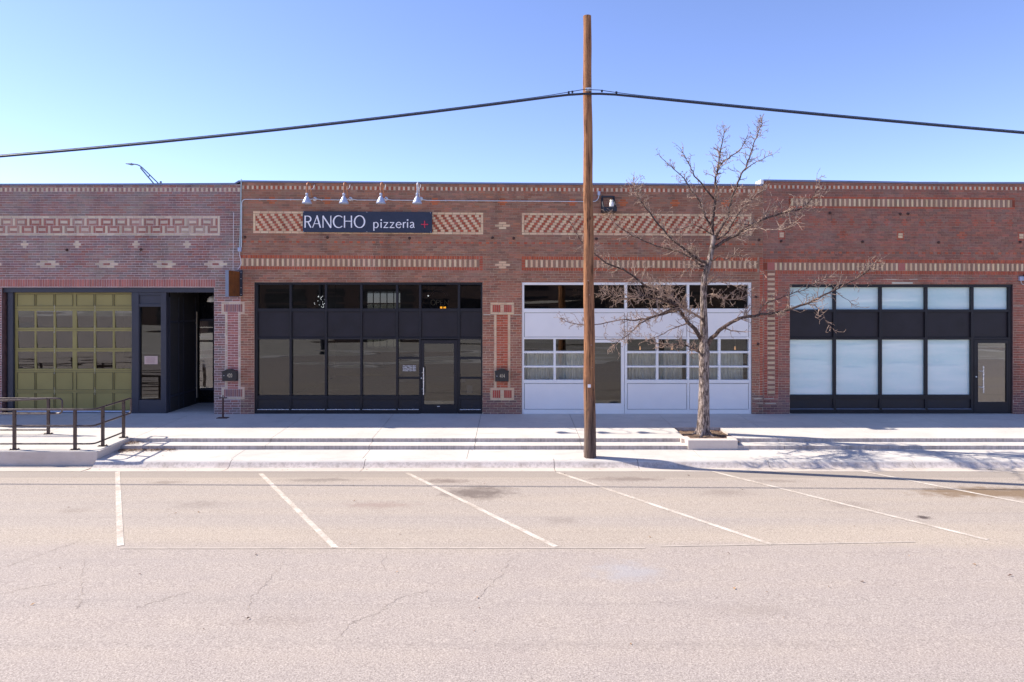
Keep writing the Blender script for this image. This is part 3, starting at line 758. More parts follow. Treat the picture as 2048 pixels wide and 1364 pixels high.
# --- black storefront (pizzeria)
b = MB(); y0, y1 = .05, .17
V = [509, 965]; mull = [579.7, 650.6, 721.6, 793.4, 839.7, 917.5]
bx(b, 508.6, 513.6, 569, 828.8, y0, y1); bx(b, 961.6, 964.9, 569, 828.8, y0, y1); bx(b, 508.6, 964.9, 564.6, 569, y0 - .01, y1)
for m in mull: bx(b, m - 2.1, m + 2.1, 569, 820 if m < 830 else 828.5, y0, y1)
edges = [513.6] + [m for m in mull] + [961.6]
for k in range(len(edges) - 1):
    a = edges[k] + (2.1 if k else 0); c = edges[k+1] - (2.1 if k < 6 else 0)
    bx(b, a, c, 617, 623.4, y0 + .005, y1); bx(b, a, c, 675, 679, y0 + .005, y1)
    if k != 5: bx(b, a, c, 792, 800, y0 + .005, y1)
    if k in (4, 6): bx(b, a, c, 714.5, 718.8, y0 + .01, y1); bx(b, a, c, 755, 758.4, y0 + .01, y1)
    if k != 5: bx(b, a, c, 819, 820.3, y0 - .02, y1, 1)
bx(b, 508.6, 839, 820.4, 828.8, y0 - .012, y1 - .01); bx(b, 918.4, 964.8, 820.4, 828.8, y0 - .012, y1 - .01)
sf = b.build('storefront', [M['black'], M['alum']], bm)
for k in range(7):
    a = edges[k] + (2.1 if k else 0); c = edges[k+1] - (2.1 if k < 6 else 0)
    glasspane(sf, a, c, 569, 617, M['glass']); panel(sf, a, c, 623.4, 675, M['spandrel'], .10)
    if k == 5: continue
    panel(sf, a, c, 800, 819, M['kick'], .085, 'kick_panel')
    if k in (4, 6):
        for (p, q) in ((679, 714.5), (718.8, 755), (758.4, 792)): glasspane(sf, a, c, p, q, M['glass'])
    else: glasspane(sf, a, c, 679, 792, M['glass'])
def door(parent, x0, x1, v0, v1, gx0, gx1, gv0, gv1, m, gm, y=.045):
    b = MB()
    for r in sub([(x0, x1, v0, v1)], (gx0, gx1, gv0, gv1), .01): b.box(FX(r[0]), FX(r[1]), y, y + .06, FZ(r[3]), FZ(r[2]))
    d = b.build('door', m, parent); glasspane(d, gx0, gx1, gv0, gv1, gm, y + .03, 'door_glass'); return d
d = door(bm, 842.2, 915, 680.5, 827.6, 847.5, 907.5, 687.5, 810.5, M['black'], M['glass'])
handle(d, 847.8, 734.5, 789, (842.6, 756.7))
b = MB(); bx(b, 874, 879, 812.6, 813.8, .04, .046, 0, 0); b.build('door_badge', M['bolt'], d)
# opening hours lettering on the pane, made from text
def text(body, name, parent, x, y, z, size, m, sx=1.0, align='LEFT', ex=.001, bold=0):
    cu = bpy.data.curves.new(name, 'FONT'); cu.body = body; cu.size = size; cu.extrude = ex; cu.align_x = align; cu.space_line = .95; cu.offset = bold
    t = bpy.data.objects.new(name, cu); C.objects.link(t); bpy.context.view_layer.update()
    me = bpy.data.meshes.new_from_object(t.evaluated_get(bpy.context.evaluated_depsgraph_get()))
    C.objects.unlink(t); bpy.data.objects.remove(t)
    off = worldloc(parent)
    for v in me.vertices:
        cx, cy, cz = v.co; v.co = (x + cx * sx - off.x, y - cz - off.y, z + cy - off.z)
    me.materials.clear(); me.materials.append(m); o = bpy.data.objects.new(name, me); C.objects.link(o); o.parent = parent
    return o
text('Thursday\nFriday\nSaturday\nSunday', 'hours_lettering', sf, FX(804.2), .12, FZ(733.6), .046, M['letter'], 1.15, bold=.0006)
text('5 pm-9pm\n5 pm-9pm\n5 pm-9pm\n5 pm-9pm', 'hours_lettering', sf, FX(816), .12, FZ(733.6), .046, M['letter'], 1.1, bold=.0006)
for k, (a, c, v0, v1) in enumerate(((922, 930, 760, 766), (932.5, 944, 772, 789))):
    b = MB(); bx(b, a, c, v0, v1, .15, .152, 0, 0)
    o = b.build('notice', M['paperw'], loc=(FX(a), .15, FZ(v1))); props(o, ('small grey notice taped high inside the low pane right of the black door', 'larger grey notice taped inside the low pane right of the black door')[k], 'notice', 'grey notices inside the pane beside the black door')

# neon sign and lights inside the pizzeria
ns = thing('neon_sign', 'unlit neon OPEN sign with a faint added glow, hanging inside the upper black window above the door', 'neon sign', (FX(880), .3, FZ(611)))
def strokes(parent, name, paths, zf, m, r, y):
    b = MB()
    for p in paths: b.tube([P3(*zf(q), y) for q in p], r, 6)
    return b.build(name, m, parent)
zf = lambda q: (840 + q[0] / 15.75, 560 + q[1] / 15.75)
O = [(415 + 70 * math.cos(a), 708 + 82 * math.sin(a)) for a in np.linspace(0, 2 * math.pi, 25)]
strokes(ns, 'lettering', [O, [(520, 790), (520, 632)], [(520, 634), (590, 634), (620, 665), (600, 705), (520, 715)], [(720, 790), (650, 790), (650, 632), (718, 632)], [(650, 708), (710, 708)], [(775, 790), (775, 632), (890, 790), (890, 632)]], zf, M['neon'], .0085, .3)
arc = [(600 + 290 * math.cos(a), 600 + 300 * math.sin(a)) for a in np.linspace(R(200), R(340), 20)]
strokes(ns, 'tube_arch', [arc, [(q[0] * .8 + 120, q[1] * .85 + 90) for q in arc]], zf, simple('dead neon tube', (.20, .15, .16), .4), .007, .3)
tv = thing('table_lamp', 'four small orange lamp flames glowing low in the upper black window', 'lamp', tuple(P3(886, 620, 1.2)))
for k, x in enumerate((881.3, 883.6, 888, 890.7)):
    b = MB(); p = P3(x, 615.6, 1.2); b.lathe(p, [(.0, .045), (.012, .03), (.017, 0), (.010, -.035), (0, -.04)], 10); b.build('flame', M['orange'], tv)
b = MB(); p = P3(886, 618.9, 1.2); b.box(p.x - .14, p.x + .14, p.y - .03, p.y + .03, p.z - .5, p.z); b.build('stand', M['blackiron'], tv)
fl = thing('string_lights', 'ball of tiny white string lights hanging inside the second upper black window', 'string lights', tuple(P3(638, 600, 2.0)))
cpt = P3(641, 604, 2.0)
for k in range(26):
    b = MB()
    v = Vector((random.gauss(0, 1), random.gauss(0, 1), random.gauss(0, 1))).normalized() * .19 + cpt
    b.lathe(v, [(0, .011), (.008, .006), (.008, -.006), (0, -.011)], 6)
    b.build('bulb', M['fairy'], fl)
b = MB(); b.tube([cpt + Vector((0, 0, .2)), cpt + Vector((0, 0, 1.0))], .006, 5)
for k in range(3):
    a = k * math.pi / 3
    b.tube([cpt + Vector((.185 * math.cos(t) * math.cos(a), .185 * math.cos(t) * math.sin(a), .185 * math.sin(t))) for t in np.linspace(0, 2 * math.pi, 17)], .0012, 4)
b.build('wire_ball', M['blackiron'], fl)
for k, (x, v) in enumerate(((856.5, 591.7), (853.8, 596))):
    b = MB(); p = P3(x, v, 1.5); b.lathe(p, [(0, .02), (.016, .01), (.016, -.01), (0, -.02)], 8); b.tube([p + Vector((0, 0, .02)), p + Vector((0, 0, .9))], .004, 5, 1)
    props(b.build('pendant_light', [M['fairy'] if k == 0 else M['opal'], M['blackiron']], loc=tuple(p)), ('bright tiny pendant light left of the neon OPEN sign', 'dimmer tiny pendant light just below the bright one, left of the neon OPEN sign')[k], 'pendant light', 'tiny pendant lights beside the neon sign')

# --- white storefront
b = MB(); y0, y1 = .03, .17
bx(b, 1043.9, 1503.4, 564.6, 569.7, y0 - .01, y1, 0, .006)
for a, c in ((1043.9, 1048.4), (1249.8, 1254.8), (1374.9, 1379.3), (1498.6, 1503.4)): bx(b, a, c, 569.8, 828.6, y0, y1, 0, .006)
for a, c in ((1048.4, 1249.8), (1254.8, 1374.9), (1379.3, 1498.6)):
    bx(b, a, c, 617.2, 625.2, y0 + .004, y1, 0, .006); bx(b, a, c, 674.6, 678.4, y0 + .004, y1, 0, .004)
for a, c, mid in ((1048.4, 1176.5, 1109.5), (1254.8, 1374.9, 1315.3), (1379.3, 1498.6, 1439.8)):
    bx(b, mid - 2.3, mid + 2.3, 678.4, 760, y0 + .005, y1, 0, .005)
    for (p, q) in ((a, mid - 2.3), (mid + 2.3, c)):
        bx(b, p, q, 702.6, 706.8, y0 + .006, y1, 0, .005); bx(b, p, q, 731.7, 735.3, y0 + .006, y1, 0, .005)
    bx(b, a, c, 760, 767, y0 + .004, y1, 0, .006); bx(b, a, c, 819.6, 828.6, y0 + .004, y1, 0, .006)
bx(b, 1176.5, 1181, 678.4, 828.6, y0, y1, 0, .006)
sw_ = b.build('storefront', M['white'], bm)
for a, c in ((1048.4, 1249.8), (1254.8, 1374.9), (1379.3, 1498.6)):
    glasspane(sw_, a, c, 569.7, 617.2, M['glass']); panel(sw_, a + .9, c - .9, 626, 673.8, M['whitepanel'], .045)
for a, c, mid in ((1048.4, 1176.5, 1109.5), (1254.8, 1374.9, 1315.3), (1379.3, 1498.6, 1439.8)):
    for (p, q) in ((a, mid - 2.3), (mid + 2.3, c)):
        for (v0, v1) in ((678.4, 702.6), (706.8, 731.7), (735.3, 760)): glasspane(sw_, p, q, v0, v1, M['glassw'])
    panel(sw_, a + .9, c - .9, 767.9, 818.8, M['whitepanel'], .045, 'kick_panel')
b = MB(); bx(b, 1048.6, 1249.6, 625, 675, .09, .1, 0, 0)
for a, c in ((1048.4, 1176.5), (1254.8, 1374.9), (1379.3, 1498.6)): bx(b, a, c, 767, 819.8, .09, .1, 0, 0)
for a, c in ((1254.9, 1374.8), (1379.4, 1498.5)): bx(b, a, c, 625, 675, .09, .1, 0, 0)
b.build('panel_gap', M['black'], sw_)
d = door(bm, 1181.6, 1249, 679.4, 828.2, 1187, 1242.6, 685.3, 807.3, M['white'], M['glass'], .035)
# curtains and bulbs behind it
def curtain(a, c, label):
    b = MB(); n = int((c - a) * 1.6); pts = []
    for k in range(n + 1):
        x = FX(a) + (FX(c) - FX(a)) * k / n; w = .035 * math.sin(k * .55 + .5 * math.sin(k * .13)) + .012 * math.sin(k * 1.3)
        pts.append((x, .42 + w))
    vs = [(x, y, z) for x, y in pts for z in (.35, FZ(704.5))]
    b.idx(vs, [(2*k, 2*k+2, 2*k+3, 2*k+1) for k in range(n)], 0, None, True)
    b.tube([(FX(a), .42, FZ(704)), (FX(c), .42, FZ(704))], .012, 6)
    props(b.build('curtain', M['curtain'], loc=(FX(.5 * (a + c)), .42, .35)), label, 'curtain', 'grey curtains behind the white glazing')
curtain(1050, 1174, 'pleated grey curtain behind the white glazed bay left of the utility pole'); curtain(1257, 1372, 'pleated grey curtain behind the white glazed bay between the white door and the tree'); curtain(1381, 1497, 'pleated grey curtain behind the rightmost white glazed bay')
for k, (x, v) in enumerate(((1280, 697), (1344, 697), (1470, 697))):
    o = thing('pendant_light', ('glowing pendant bulb in the top pane just right of the white door', 'dim pendant bulb behind the tree branches left of the trunk', 'small pendant bulb in the top pane at the right end of the white storefront')[k], 'pendant light', tuple(P3(x, v, 1.4)), 'pendant bulbs behind the white storefront')
    p = P3(x, v, 1.4); b = MB(); b.lathe(p, [(0, -.05), (.022, -.035), (.026, 0), (.016, .04), (.012, .07)], 12); b.build('bulb', M['bulb'], o)
    b = MB(); b.tube([p + Vector((0, 0, .07)), p + Vector((0, 0, .14))], .02, 8); b.tube([p + Vector((0, 0, .14)), p + Vector((0, 0, 2.0))], .006, 5); b.build('cord', M['blackiron'], o)

# --- right storefront
b = MB(); y0, y1 = .05, .17
bx(b, 1580, 2026.2, 568.7, 574.4, y0 - .01, y1); bx(b, 1580, 1581.4, 574.5, 827, y0, y1); bx(b, 2019.6, 2026.2, 574.5, 827, y0, y1)
mull = [1671.4, 1763.4, 1855, 1947.3]; edges = [1581.4] + mull + [2019.6]
for m in mull: bx(b, m - 2.8, m + 2.8, 574.5, 827, y0, y1)
for k in range(5):
    a = edges[k] + (2.8 if k else 0); c = edges[k+1] - (2.8 if k < 4 else 0)
    bx(b, a, c, 618.8, 624.3, y0 + .005, y1); bx(b, a, c, 674.8, 679.6, y0 + .005, y1)
    if k < 4: bx(b, a, c, 790.2, 799, y0 + .005, y1); bx(b, a, c, 818, 819, y0 - .015, y1, 1); bx(b, a, c, 819.2, 827, y0 - .01, y1)
s3 = b.build('storefront', [M['black'], M['steelgrey']], br)
for k in range(5):
    a = edges[k] + (2.8 if k else 0); c = edges[k+1] - (2.8 if k < 4 else 0)
    pane(s3, a, c, 574.4, 618.8, M['film']); panel(s3, a, c, 624.3, 674.8, M['spandrel'], .10)
    if k < 4: pane(s3, a, c, 679.6, 790.2, M['film']); panel(s3, a, c, 799, 818, M['kick'], .085, 'kick_panel')
d = door(br, 1950.5, 2019, 680, 826.4, 1958.4, 2015.6, 686.4, 804.6, M['black'], M['glassd'])
handle(d, 1963.4, 731.6, 785, (1954.5, 754), -1, (742, 774))

# --- garage front of the left building
b = MB(); y0, y1 = .10, .24
bx(b, 3, 428, 575.2, 584.6, .06, .26, 0, 0); bx(b, 10.5, 20.4, 584.7, 829, y0, y1); bx(b, 3, 10.3, 584.7, 829, .2, .27)
bx(b, 260, 274, 584.7, 829.3, y0 - .02, y1); bx(b, 318.5, 329.5, 584.7, 829.3, y0 - .02, y1); bx(b, 274, 318.5, 584.7, 590, y0 - .01, y1); bx(b, 274, 318.5, 608, 613.6, y0 - .01, y1); bx(b, 274, 318.5, 801, 829.3, y0 - .01, y1)
bx(b, 274, 318.5, 590, 608, y0 + .02, y1)
s4 = b.build('storefront', M['navy'], bl); glasspane(s4, 274, 318.5, 613.6, 801, M['glass'], .17)
gd = MB(); CX = [(26.7, 60.6), (64.4, 99), (103.2, 137.3), (145.8, 180), (184.3, 218.3), (222.4, 256.4)]
RY = [(621.8, 655.8), (662.8, 696.8), (704, 738.4)]
rs = [(21, 259.6, 585, 823)]
for a, c in CX:
    for p, q in RY: rs = sub(rs, (a, c, p, q), .01)
for r in rs: gd.box(FX(r[0]), FX(r[1]), .17, .21, FZ(r[3]), FZ(r[2]))
for (p, q) in ((588, 612.5), (745.5, 781.5), (787, 822)):
    for a, c in CX:
        for (u0, u1, v0, v1) in ((a-.9, c+.9, p, p+1.0), (a-.9, c+.9, q-1.0, q), (a-.9, a+.1, p+1, q-1), (c-.1, c+.9, p+1, q-1)): gd.box(FX(u0), FX(u1), .155, .17, FZ(v1), FZ(v0), 1)
for v in (617, 659.3, 700.4, 742, 784): gd.box(FX(21), FX(259.6), .166, .17, FZ(v + .35), FZ(v - .35), 1)
gdo = gd.build('garage_door', [M['green'], M['greenshade']], bl)
for a, c in CX:
    for p, q in RY: glasspane(gdo, a, c, p, q, M['glassg'], .187, tilt=-.012 - random.random() * .006)
for x in (100.6, 182.3):
    for v in (617, 659.3, 700.4, 742, 784):
        b = MB(); b.box(FX(x - .8), FX(x + 1.4), .1665, .1695, FZ(v + 7), FZ(v - 7), 1)
        for dv in (-6.5, -4, -1, 1.2, 4.2, 6.2):
            b.lathe((FX(x + .3), .168, FZ(v + dv)), [(0, -.008), (.0065, -.006), (.008, 0)], 6, 0, 'y')
        b.build('hinge', [M['bolt'], M['green']], gdo)
b = MB(); bx(b, 21, 259.6, 823.1, 826, .15, .22, 0, 0); b.build('door_seal', M['weather'], gdo)
b = MB(); bx(b, 282.8, 309.5, 713, 729.4, .155, .158, 0, 0)
for k in range(6): bx(b, 285.5 + random.random() * 2, 306 - random.random() * 5, 716 + k * 2.1, 716.7 + k * 2.1, .153, .1545, 1, 0)
props(b.build('notice', [M['paper'], M['ink']], loc=(FX(296), .15, FZ(729))), 'pinkish paper notice taped inside the narrow window beside the olive garage door', 'notice')
# recessed entrance
b = MB(); XW = -9.80; XRr = FX(428) + .01; YB = 2.1
def wallx(b, y0, y1, z0, z1, x=XW, t=.06, mi=0): b.box(x - t, x, y0, y1, z0, z1, mi)
wallx(b, .25, 1.05, 0, 3.42); wallx(b, 1.05, 1.13, 0, 3.42); wallx(b, 1.84, YB, 0, 3.42); wallx(b, 1.13, 1.84, 0, .48); wallx(b, 1.13, 1.84, 2.55, 3.42)
b.box(XW - .02, XW + .012, .80, .84, .35, 3.1, 1)
Bd = [(-9.72, -9.34)]
for (x0, x1, z0, z1) in ((XW, -9.72, 0, 3.42), (-9.34, XRr, 0, 3.42), (-9.72, -9.34, 0, .48), (-9.72, -9.34, 2.55, 3.42)): b.box(x0, x1, YB, YB + .06, z0, z1)
b.box(XW, XRr, .27, YB, 3.42, 3.47); b.box(XRr, XRr + .05, .305, YB, 0, 3.42, 2)
for yy in (.28, .80, 1.09, 1.86): b.box(XW + .001, XW + .03, yy - .025, yy + .025, .03, 3.3, 3)
for zz in (.45, 2.58): b.box(XW + .001, XW + .024, .31, 1.83, zz - .03, zz + .03, 3)
b.box(-9.75, -9.33, YB - .02, YB - .002, .40, .48, 3); b.box(-9.75, -9.33, YB - .02, YB - .002, 2.55, 2.62, 3)
en = b.build('recessed_entrance', [simple('glossy black entrance panel', (.006, .006, .008), .25, 0, .2, 3), M['alum'], M['brickflat'], M['navy']], bl)
b = MB(); b.face([(XW - .02, 1.13, .48), (XW - .02, 1.84, .48), (XW - .02, 1.84, 2.55), (XW - .02, 1.13, 2.55)]); b.build('door_glass', M['glassd'], en)
b = MB(); b.face([(-9.71, YB - .10, .48), (-9.345, YB - .012, .48), (-9.345, YB - .012, 2.55), (-9.71, YB - .10, 2.55)]); b.build('window_pane', M['glassd'], en)
b = MB(); b.tube([(XW + .06, 1.86, .19), (XW + .06, 1.86, 2.85)], .014, 8); b.tube([(XW + .06, 1.86, .5), (XW, 1.86, .5)], .01, 6); b.tube([(XW + .06, 1.86, 2.5), (XW, 1.86, 2.5)], .01, 6); b.build('door_handle', M['gold'], en)
b = MB()
b.box(XW, XRr, .3, YB, -.03, .001); props(b.build('entrance_floor', M['concrete']), kind='structure')
o = thing('pendant_lamp', 'opal dome lamp hanging in the recessed dark entrance beside the brick pier', 'lamp', (-8.72, .75, 3.0))
p = P3(426.5, 604, .75); b = MB(); b.lathe(p, [(.165, 0), (.168, .03), (.155, .05), (.15, .09), (.11, .145), (.05, .18), (0, .185)], 20); b.build('lamp_shade', M['opal'], o)
b = MB(); b.tube([p + Vector((0, 0, .18)), (p.x, p.y, 3.42)], .012, 6); b.build('stem', M['blackiron'], o)

# anchor stubs on the walls
for par, lst in ((bl, ((134, 500), (282, 499))), (bm, ((490, 474.5), (655, 475), (819, 476.5), (985, 475.5), (1027.5, 476.5), (1193, 478))), (br, ((1518, 480), (1562, 482.5), (1660, 426), (1800.5, 428), (1816, 428), (1725, 483.5), (1877, 485), (2040, 484), (1512, 594), (1516, 688)))):
    for (x, v) in lst:
        b = MB(); p = (FX(x), 0, FZ(v)); b.lathe(p, [(0, -.05), (.022, -.05), (.026, -.02), (.04, -.012), (.04, .004)], 10, 0, 'y'); b.build('anchor_bolt', M['rust'], par)

# ------------------------------------------------------------------ wall fixtures
# restaurant sign
sg = thing('restaurant_sign', 'long navy restaurant sign board with white lettering and a red plus below the gooseneck lamps', 'sign', (FX(736), -.05, FZ(466)))
b = MB(); b.idx([(FX(607.3), -.075, FZ(464.6)), (FX(864.6), -.075, FZ(466.2)), (FX(864.6), -.075, FZ(424.9)), (FX(607.3), -.075, FZ(423.2)),
                 (FX(607.3), -.012, FZ(464.6)), (FX(864.6), -.012, FZ(466.2)), (FX(864.6), -.012, FZ(424.9)), (FX(607.3), -.012, FZ(423.2))],
                [(0,1,2,3),(4,0,3,7),(1,5,6,2),(3,2,6,7),(4,5,1,0),(7,6,5,4)])
b.box(FX(735.4), FX(735.8), -.0765, -.0755, FZ(464.9), FZ(424.4)); b.build('board', M['signblue'], sg)
for (x, v) in ((609, 424.6), (735, 424.8), (861.5, 426.2), (862, 464.6), (735, 464), (609, 463.2)):
    b = MB(); b.lathe((FX(x), -.075, FZ(v)), [(0, -.006), (.008, -.005), (.01, 0)], 8, 0, 'y'); b.build('screw', M['bolt'], sg)
SZ = lambda q: (FX(560 + q[0] / 6.024), FZ(360 + q[1] / 6.024))
lay = [0]
def stroke(b, pts, w, w2=None):
    """flat letter stroke with its own tiny standoff; w in zoomed px"""
    lay[0] += 1; y = -.080 - .0004 * lay[0]; k = CD / F / 6.024 / 2; n = len(pts); P = [Vector(SZ(q)) for q in pts]; Lf = []; Rt = []
    ww = w if isinstance(w, list) else [w + ((w2 or w) - w) * i / (n - 1) for i in range(n)]
    for i in range(n):
        t = (P[min(i+1, n-1)] - P[max(i-1, 0)]).normalized(); nn = Vector((-t.y, t.x)) * ww[i] * k
        Lf.append(P[i] + nn); Rt.append(P[i] - nn)
    for i in range(n - 1):
        a, c, d, e = Lf[i], Lf[i+1], Rt[i+1], Rt[i]
        vs = [(a.x, y, a.y), (c.x, y, c.y), (d.x, y, d.y), (e.x, y, e.y)]; vs += [(x, -.0755, z) for x, _, z in vs]
        b.idx(vs, [(3, 2, 1, 0), (0, 1, 5, 4), (2, 3, 7, 6)] + ([(3, 0, 4, 7)] if i == 0 else []) + ([(1, 2, 6, 5)] if i == n - 2 else []))
def arcp(cx, cy, rx, ry, a0, a1, n=26): return [(cx + rx * math.cos(R(a)), cy + ry * math.sin(R(a))) for a in np.linspace(a0, a1, n)]
def wv(pts, thick, thin, cx, rx): return [thin + (thick - thin) * min(1, abs(p[0] - cx) / rx) for p in pts]
b = MB()
stroke(b, [(313, 578), (313, 434)], 16, 15); p = [(313, 440)] + arcp(345, 473, 36, 34, -90, 90, 14) + [(318, 508)]; stroke(b, p, [9, 9] + [11 + 5 * math.sin(math.pi * k / 13) for k in range(13)] + [8]); stroke(b, [(342, 505), (352, 520), (382, 577)], [10, 14, 15])
stroke(b, [(402, 578), (458, 434)], 9); stroke(b, [(455, 432), (496, 578)], 16); stroke(b, [(420, 530), (482, 530)], 8)
stroke(b, [(528, 578), (528, 436)], 11); stroke(b, [(526, 434), (622, 580)], 15); stroke(b, [(622, 580), (622, 434)], 11)
p = arcp(716, 506, 62, 71, -48, -312, 30); stroke(b, p, wv(p, 17, 9, 730, 70))
stroke(b, [(786, 578), (786, 434)], 14); stroke(b, [(869, 578), (869, 434)], 14); stroke(b, [(786, 500), (869, 500)], 9)
p = arcp(966, 506, 60, 71, 0, 360, 40); stroke(b, p, wv(p, 17, 9, 966, 60))
b.build('name_lettering', M['letter'], sg); b = MB()
stroke(b, [(1138, 512), (1138, 615)], 13); p = arcp(1163, 546, 26, 33, -160, 160, 20); stroke(b, p, wv(p, 12, 7, 1150, 35))
def dot(b, x, y, r=9): stroke(b, [(x - r, y), (x - r * .5, y), (x + r * .5, y), (x + r, y)], [r, 2 * r, 2 * r, r])
stroke(b, [(1225, 512), (1225, 580)], 13); dot(b, 1226, 486)
for x in (1256, 1330): stroke(b, [(x, 516), (x + 52, 516)], 9); stroke(b, [(x + 48, 518), (x + 4, 576)], 9); stroke(b, [(x - 2, 577), (x + 55, 577)], 9)
p = arcp(1436, 546, 30, 33, -2, -325, 24); stroke(b, p, wv(p, 12, 8, 1436, 30)); stroke(b, [(1408, 543), (1465, 543)], 7)
stroke(b, [(1493, 512), (1493, 580)], 13); stroke(b, [(1495, 532), (1505, 518), (1522, 514)], [7, 9, 11])
stroke(b, [(1543, 512), (1543, 580)], 13); dot(b, 1543, 487)
stroke(b, [(1574, 524), (1585, 514), (1600, 513), (1612, 522), (1614, 540), (1614, 568), (1624, 579)], [8, 9, 11, 12, 12, 12, 8])
p = [(1612, 542), (1590, 547), (1575, 560), (1580, 576), (1595, 579), (1612, 566)]; stroke(b, p, [8, 9, 12, 10, 9, 8])
b.build('lettering', M['letter'], sg)
b = MB(); lay[0] += 1; stroke(b, [(1704, 539), (1790, 539)], 12); stroke(b, [(1747, 496), (1747, 580)], 12); b.build('plus_mark', M['red'], sg)

# gooseneck lamps
def gooseneck(px, arm, label):
    X = FX(px); z0 = FZ(397.8)
    o = thing('gooseneck_lamp', label, 'wall lamp', (X, 0, z0), 'gooseneck lamps above the restaurant sign')
    b = MB(); b.lathe((X, 0, z0), [(0, -.03), (.03, -.03), (.055, -.02), (.06, -.004), (.06, .004)], 20, 0, 'y'); b.build('mounting_plate', M['galv'], o)
    pts = [(X, -.02, z0), (X, -.12, z0 - .005), (X, -.24, z0 + .015), (X, -.34, z0 + .09), (X, -.385, z0 + .2)]
    for a in np.linspace(180, 0, 10): pts.append((X, -.565 + .18 * math.cos(R(a)) * -1 * -1 if False else -.565 - .178 * -math.cos(R(a)) * 1, z0 + .24 + .13 * math.sin(R(a))))
    pts = pts[:5] + [(X, -.565 + .18 * math.cos(R(a)), z0 + .24 + .13 * math.sin(R(a))) for a in np.linspace(0, 180, 12)] + [(X, -.745, z0 + .12), (X, -.745, z0 + .03)]
    b = MB(); b.tube(pts, .0125, 8); b.build('arm', arm, o)
    b = MB(); b.tube([(X, .0, z0 + .40), (X, -.05, z0 + .40), (X, -.10, z0 + .30), (X, -.37, z0 + .20)], .007, 6); b.build('brace', M['galv'], o)
    c = (X, -.745, z0)
    b = MB(); b.lathe(c, [(.0, .05), (.026, .048), (.036, .03), (.036, -.015), (.03, -.02), (.03, -.045), (.045, -.055), (.06, -.08), (.085, -.13), (.118, -.195), (.134, -.235), (.128, -.238), (.11, -.195), (.078, -.13), (.05, -.085), (.0, -.07)], 24)
    s = b.build('lamp_shade', M['shade'], o)
gooseneck(629.7, M['copper'], 'leftmost gooseneck lamp above the sign, copper arm and pale blue grey shade')
gooseneck(700.8, M['copper'], 'second gooseneck lamp from the left above the sign, copper arm')
gooseneck(772, M['copper'], 'third gooseneck lamp from the left above the sign, copper arm')
gooseneck(841.7, M['galv'], 'rightmost gooseneck lamp above the sign, with a pale grey arm')

# conduit
cd = thing('electrical_conduit', 'thin galvanised conduit running along the brown brick wall behind the gooseneck lamps', 'conduit', (FX(484), -.03, FZ(499)))
b = MB(); y = -.03
def cz(x): return FZ(399 + (x - 490) * .0063)
pts = [(FX(483.6), y, FZ(495)), (FX(484), y, FZ(450)), (FX(484.3), y, FZ(407)), (FX(485.5), y, FZ(402.6)), (FX(488.5), y, FZ(399.6)), (FX(492), y, FZ(399))]
for x in (629.7, 700.8, 772, 841.7):
    pts += [(FX(x - 12), y, cz(x)), (FX(x - 5), y, cz(x) + .02), (FX(x), y, cz(x) + .022), (FX(x + 5), y, cz(x) + .02), (FX(x + 14), y, cz(x)), (FX(x + 20), y, cz(x))]
pts += [(FX(1000), y, cz(1000)), (FX(1184), y, FZ(403.6)), (FX(1190), y, FZ(403)), (FX(1194.5), y, FZ(400)), (FX(1197), y, FZ(395)), (FX(1197.6), y, FZ(391))]
b.tube(pts, .013, 8); b.build('pipe', M['galv'], cd)
b = MB(); b.tube([(FX(483.4), y, FZ(358.5)), (FX(482.3), y, FZ(420)), (FX(480.6), y, FZ(495))], .015, 8); b.build('pipe', simple('weathered riser pipe', (.45, .56, .54), .5, .2, .1, 9), cd)
b = MB()
for x in range(520, 1180, 62):
    b.box(FX(x - .5), FX(x + .5), -.047, .0, cz(x) - .02, cz(x) + .02)
b.build('clips', M['galv'], cd)
b = MB(); b.box(FX(477.2), FX(483.6), -.07, 0, FZ(503.4), FZ(495), bev=.006); b.build('junction_box', M['shade'], cd)
b = MB(); b.box(FX(1195), FX(1200.2), -.06, 0, FZ(391.2), FZ(383), bev=.006); b.build('junction_box', M['shade'], cd)
b = MB(); b.tube([(FX(480), -.03, FZ(503)), (FX(479.6), -.03, FZ(511)), (FX(482), -.03, FZ(517)), (FX(483), -.03, FZ(527)), (FX(480), -.03, FZ(534)), (FX(477), -.05, FZ(539))], .006, 6)
b.tube([(FX(467.8), -.012, FZ(425)), (FX(467), -.012, FZ(490)), (FX(466.4), -.012, FZ(540))], .005, 6); b.build('flex_cable', M['letter'], cd)

# empty bracket with glass lamp
lb = thing('floodlight_bracket', 'black iron wall bracket holding a small white glass lamp right of the pole', 'bracket lamp', (FX(1215), -.2, FZ(426)))
b = MB(); t = .03
x0, x1, zt, zb = FX(1202), FX(1229), FZ(392), FZ(426)
b.box(x0, x0 + .05, -.03, .0, zb, zt); b.box(x1 - .05, x1, -.03, 0, zb, zt); b.box(x0 + .05, x1 - .05, -.031, -.002, zt - .045, zt)
def bar(b, p, q, w=.022): b.tube([p, q], w, 4)
for X in (x0 + .02, x1 - .02):
    bar(b, (X, -.02, zt - .06), (X, -.42, zb + .08)); bar(b, (X, -.02, zb + .05), (X, -.42, zb + .05))
b.box(x0, x1, -.45, -.39, zb + .0, zb + .11); b.box(x0, x1, -.39, -.02, zb - .005, zb + .004)
b.build('bracket', M['blackiron'], lb)
b = MB(); c = (FX(1223.5) * .98, -.36, zb + .12); b.lathe(c, [(.0, .0), (.055, .0), (.062, .03), (.06, .12), (.045, .13), (.045, .19), (0, .19)], 16); b.build('lamp_globe', simple('white glass lamp', (.82, .8, .76), .2), lb)
b = MB(); b.lathe((c[0], c[1], c[2] + .135), [(.047, 0), (.05, .06), (.0, .062)], 14); b.build('lamp_socket', M['opal'], lb)

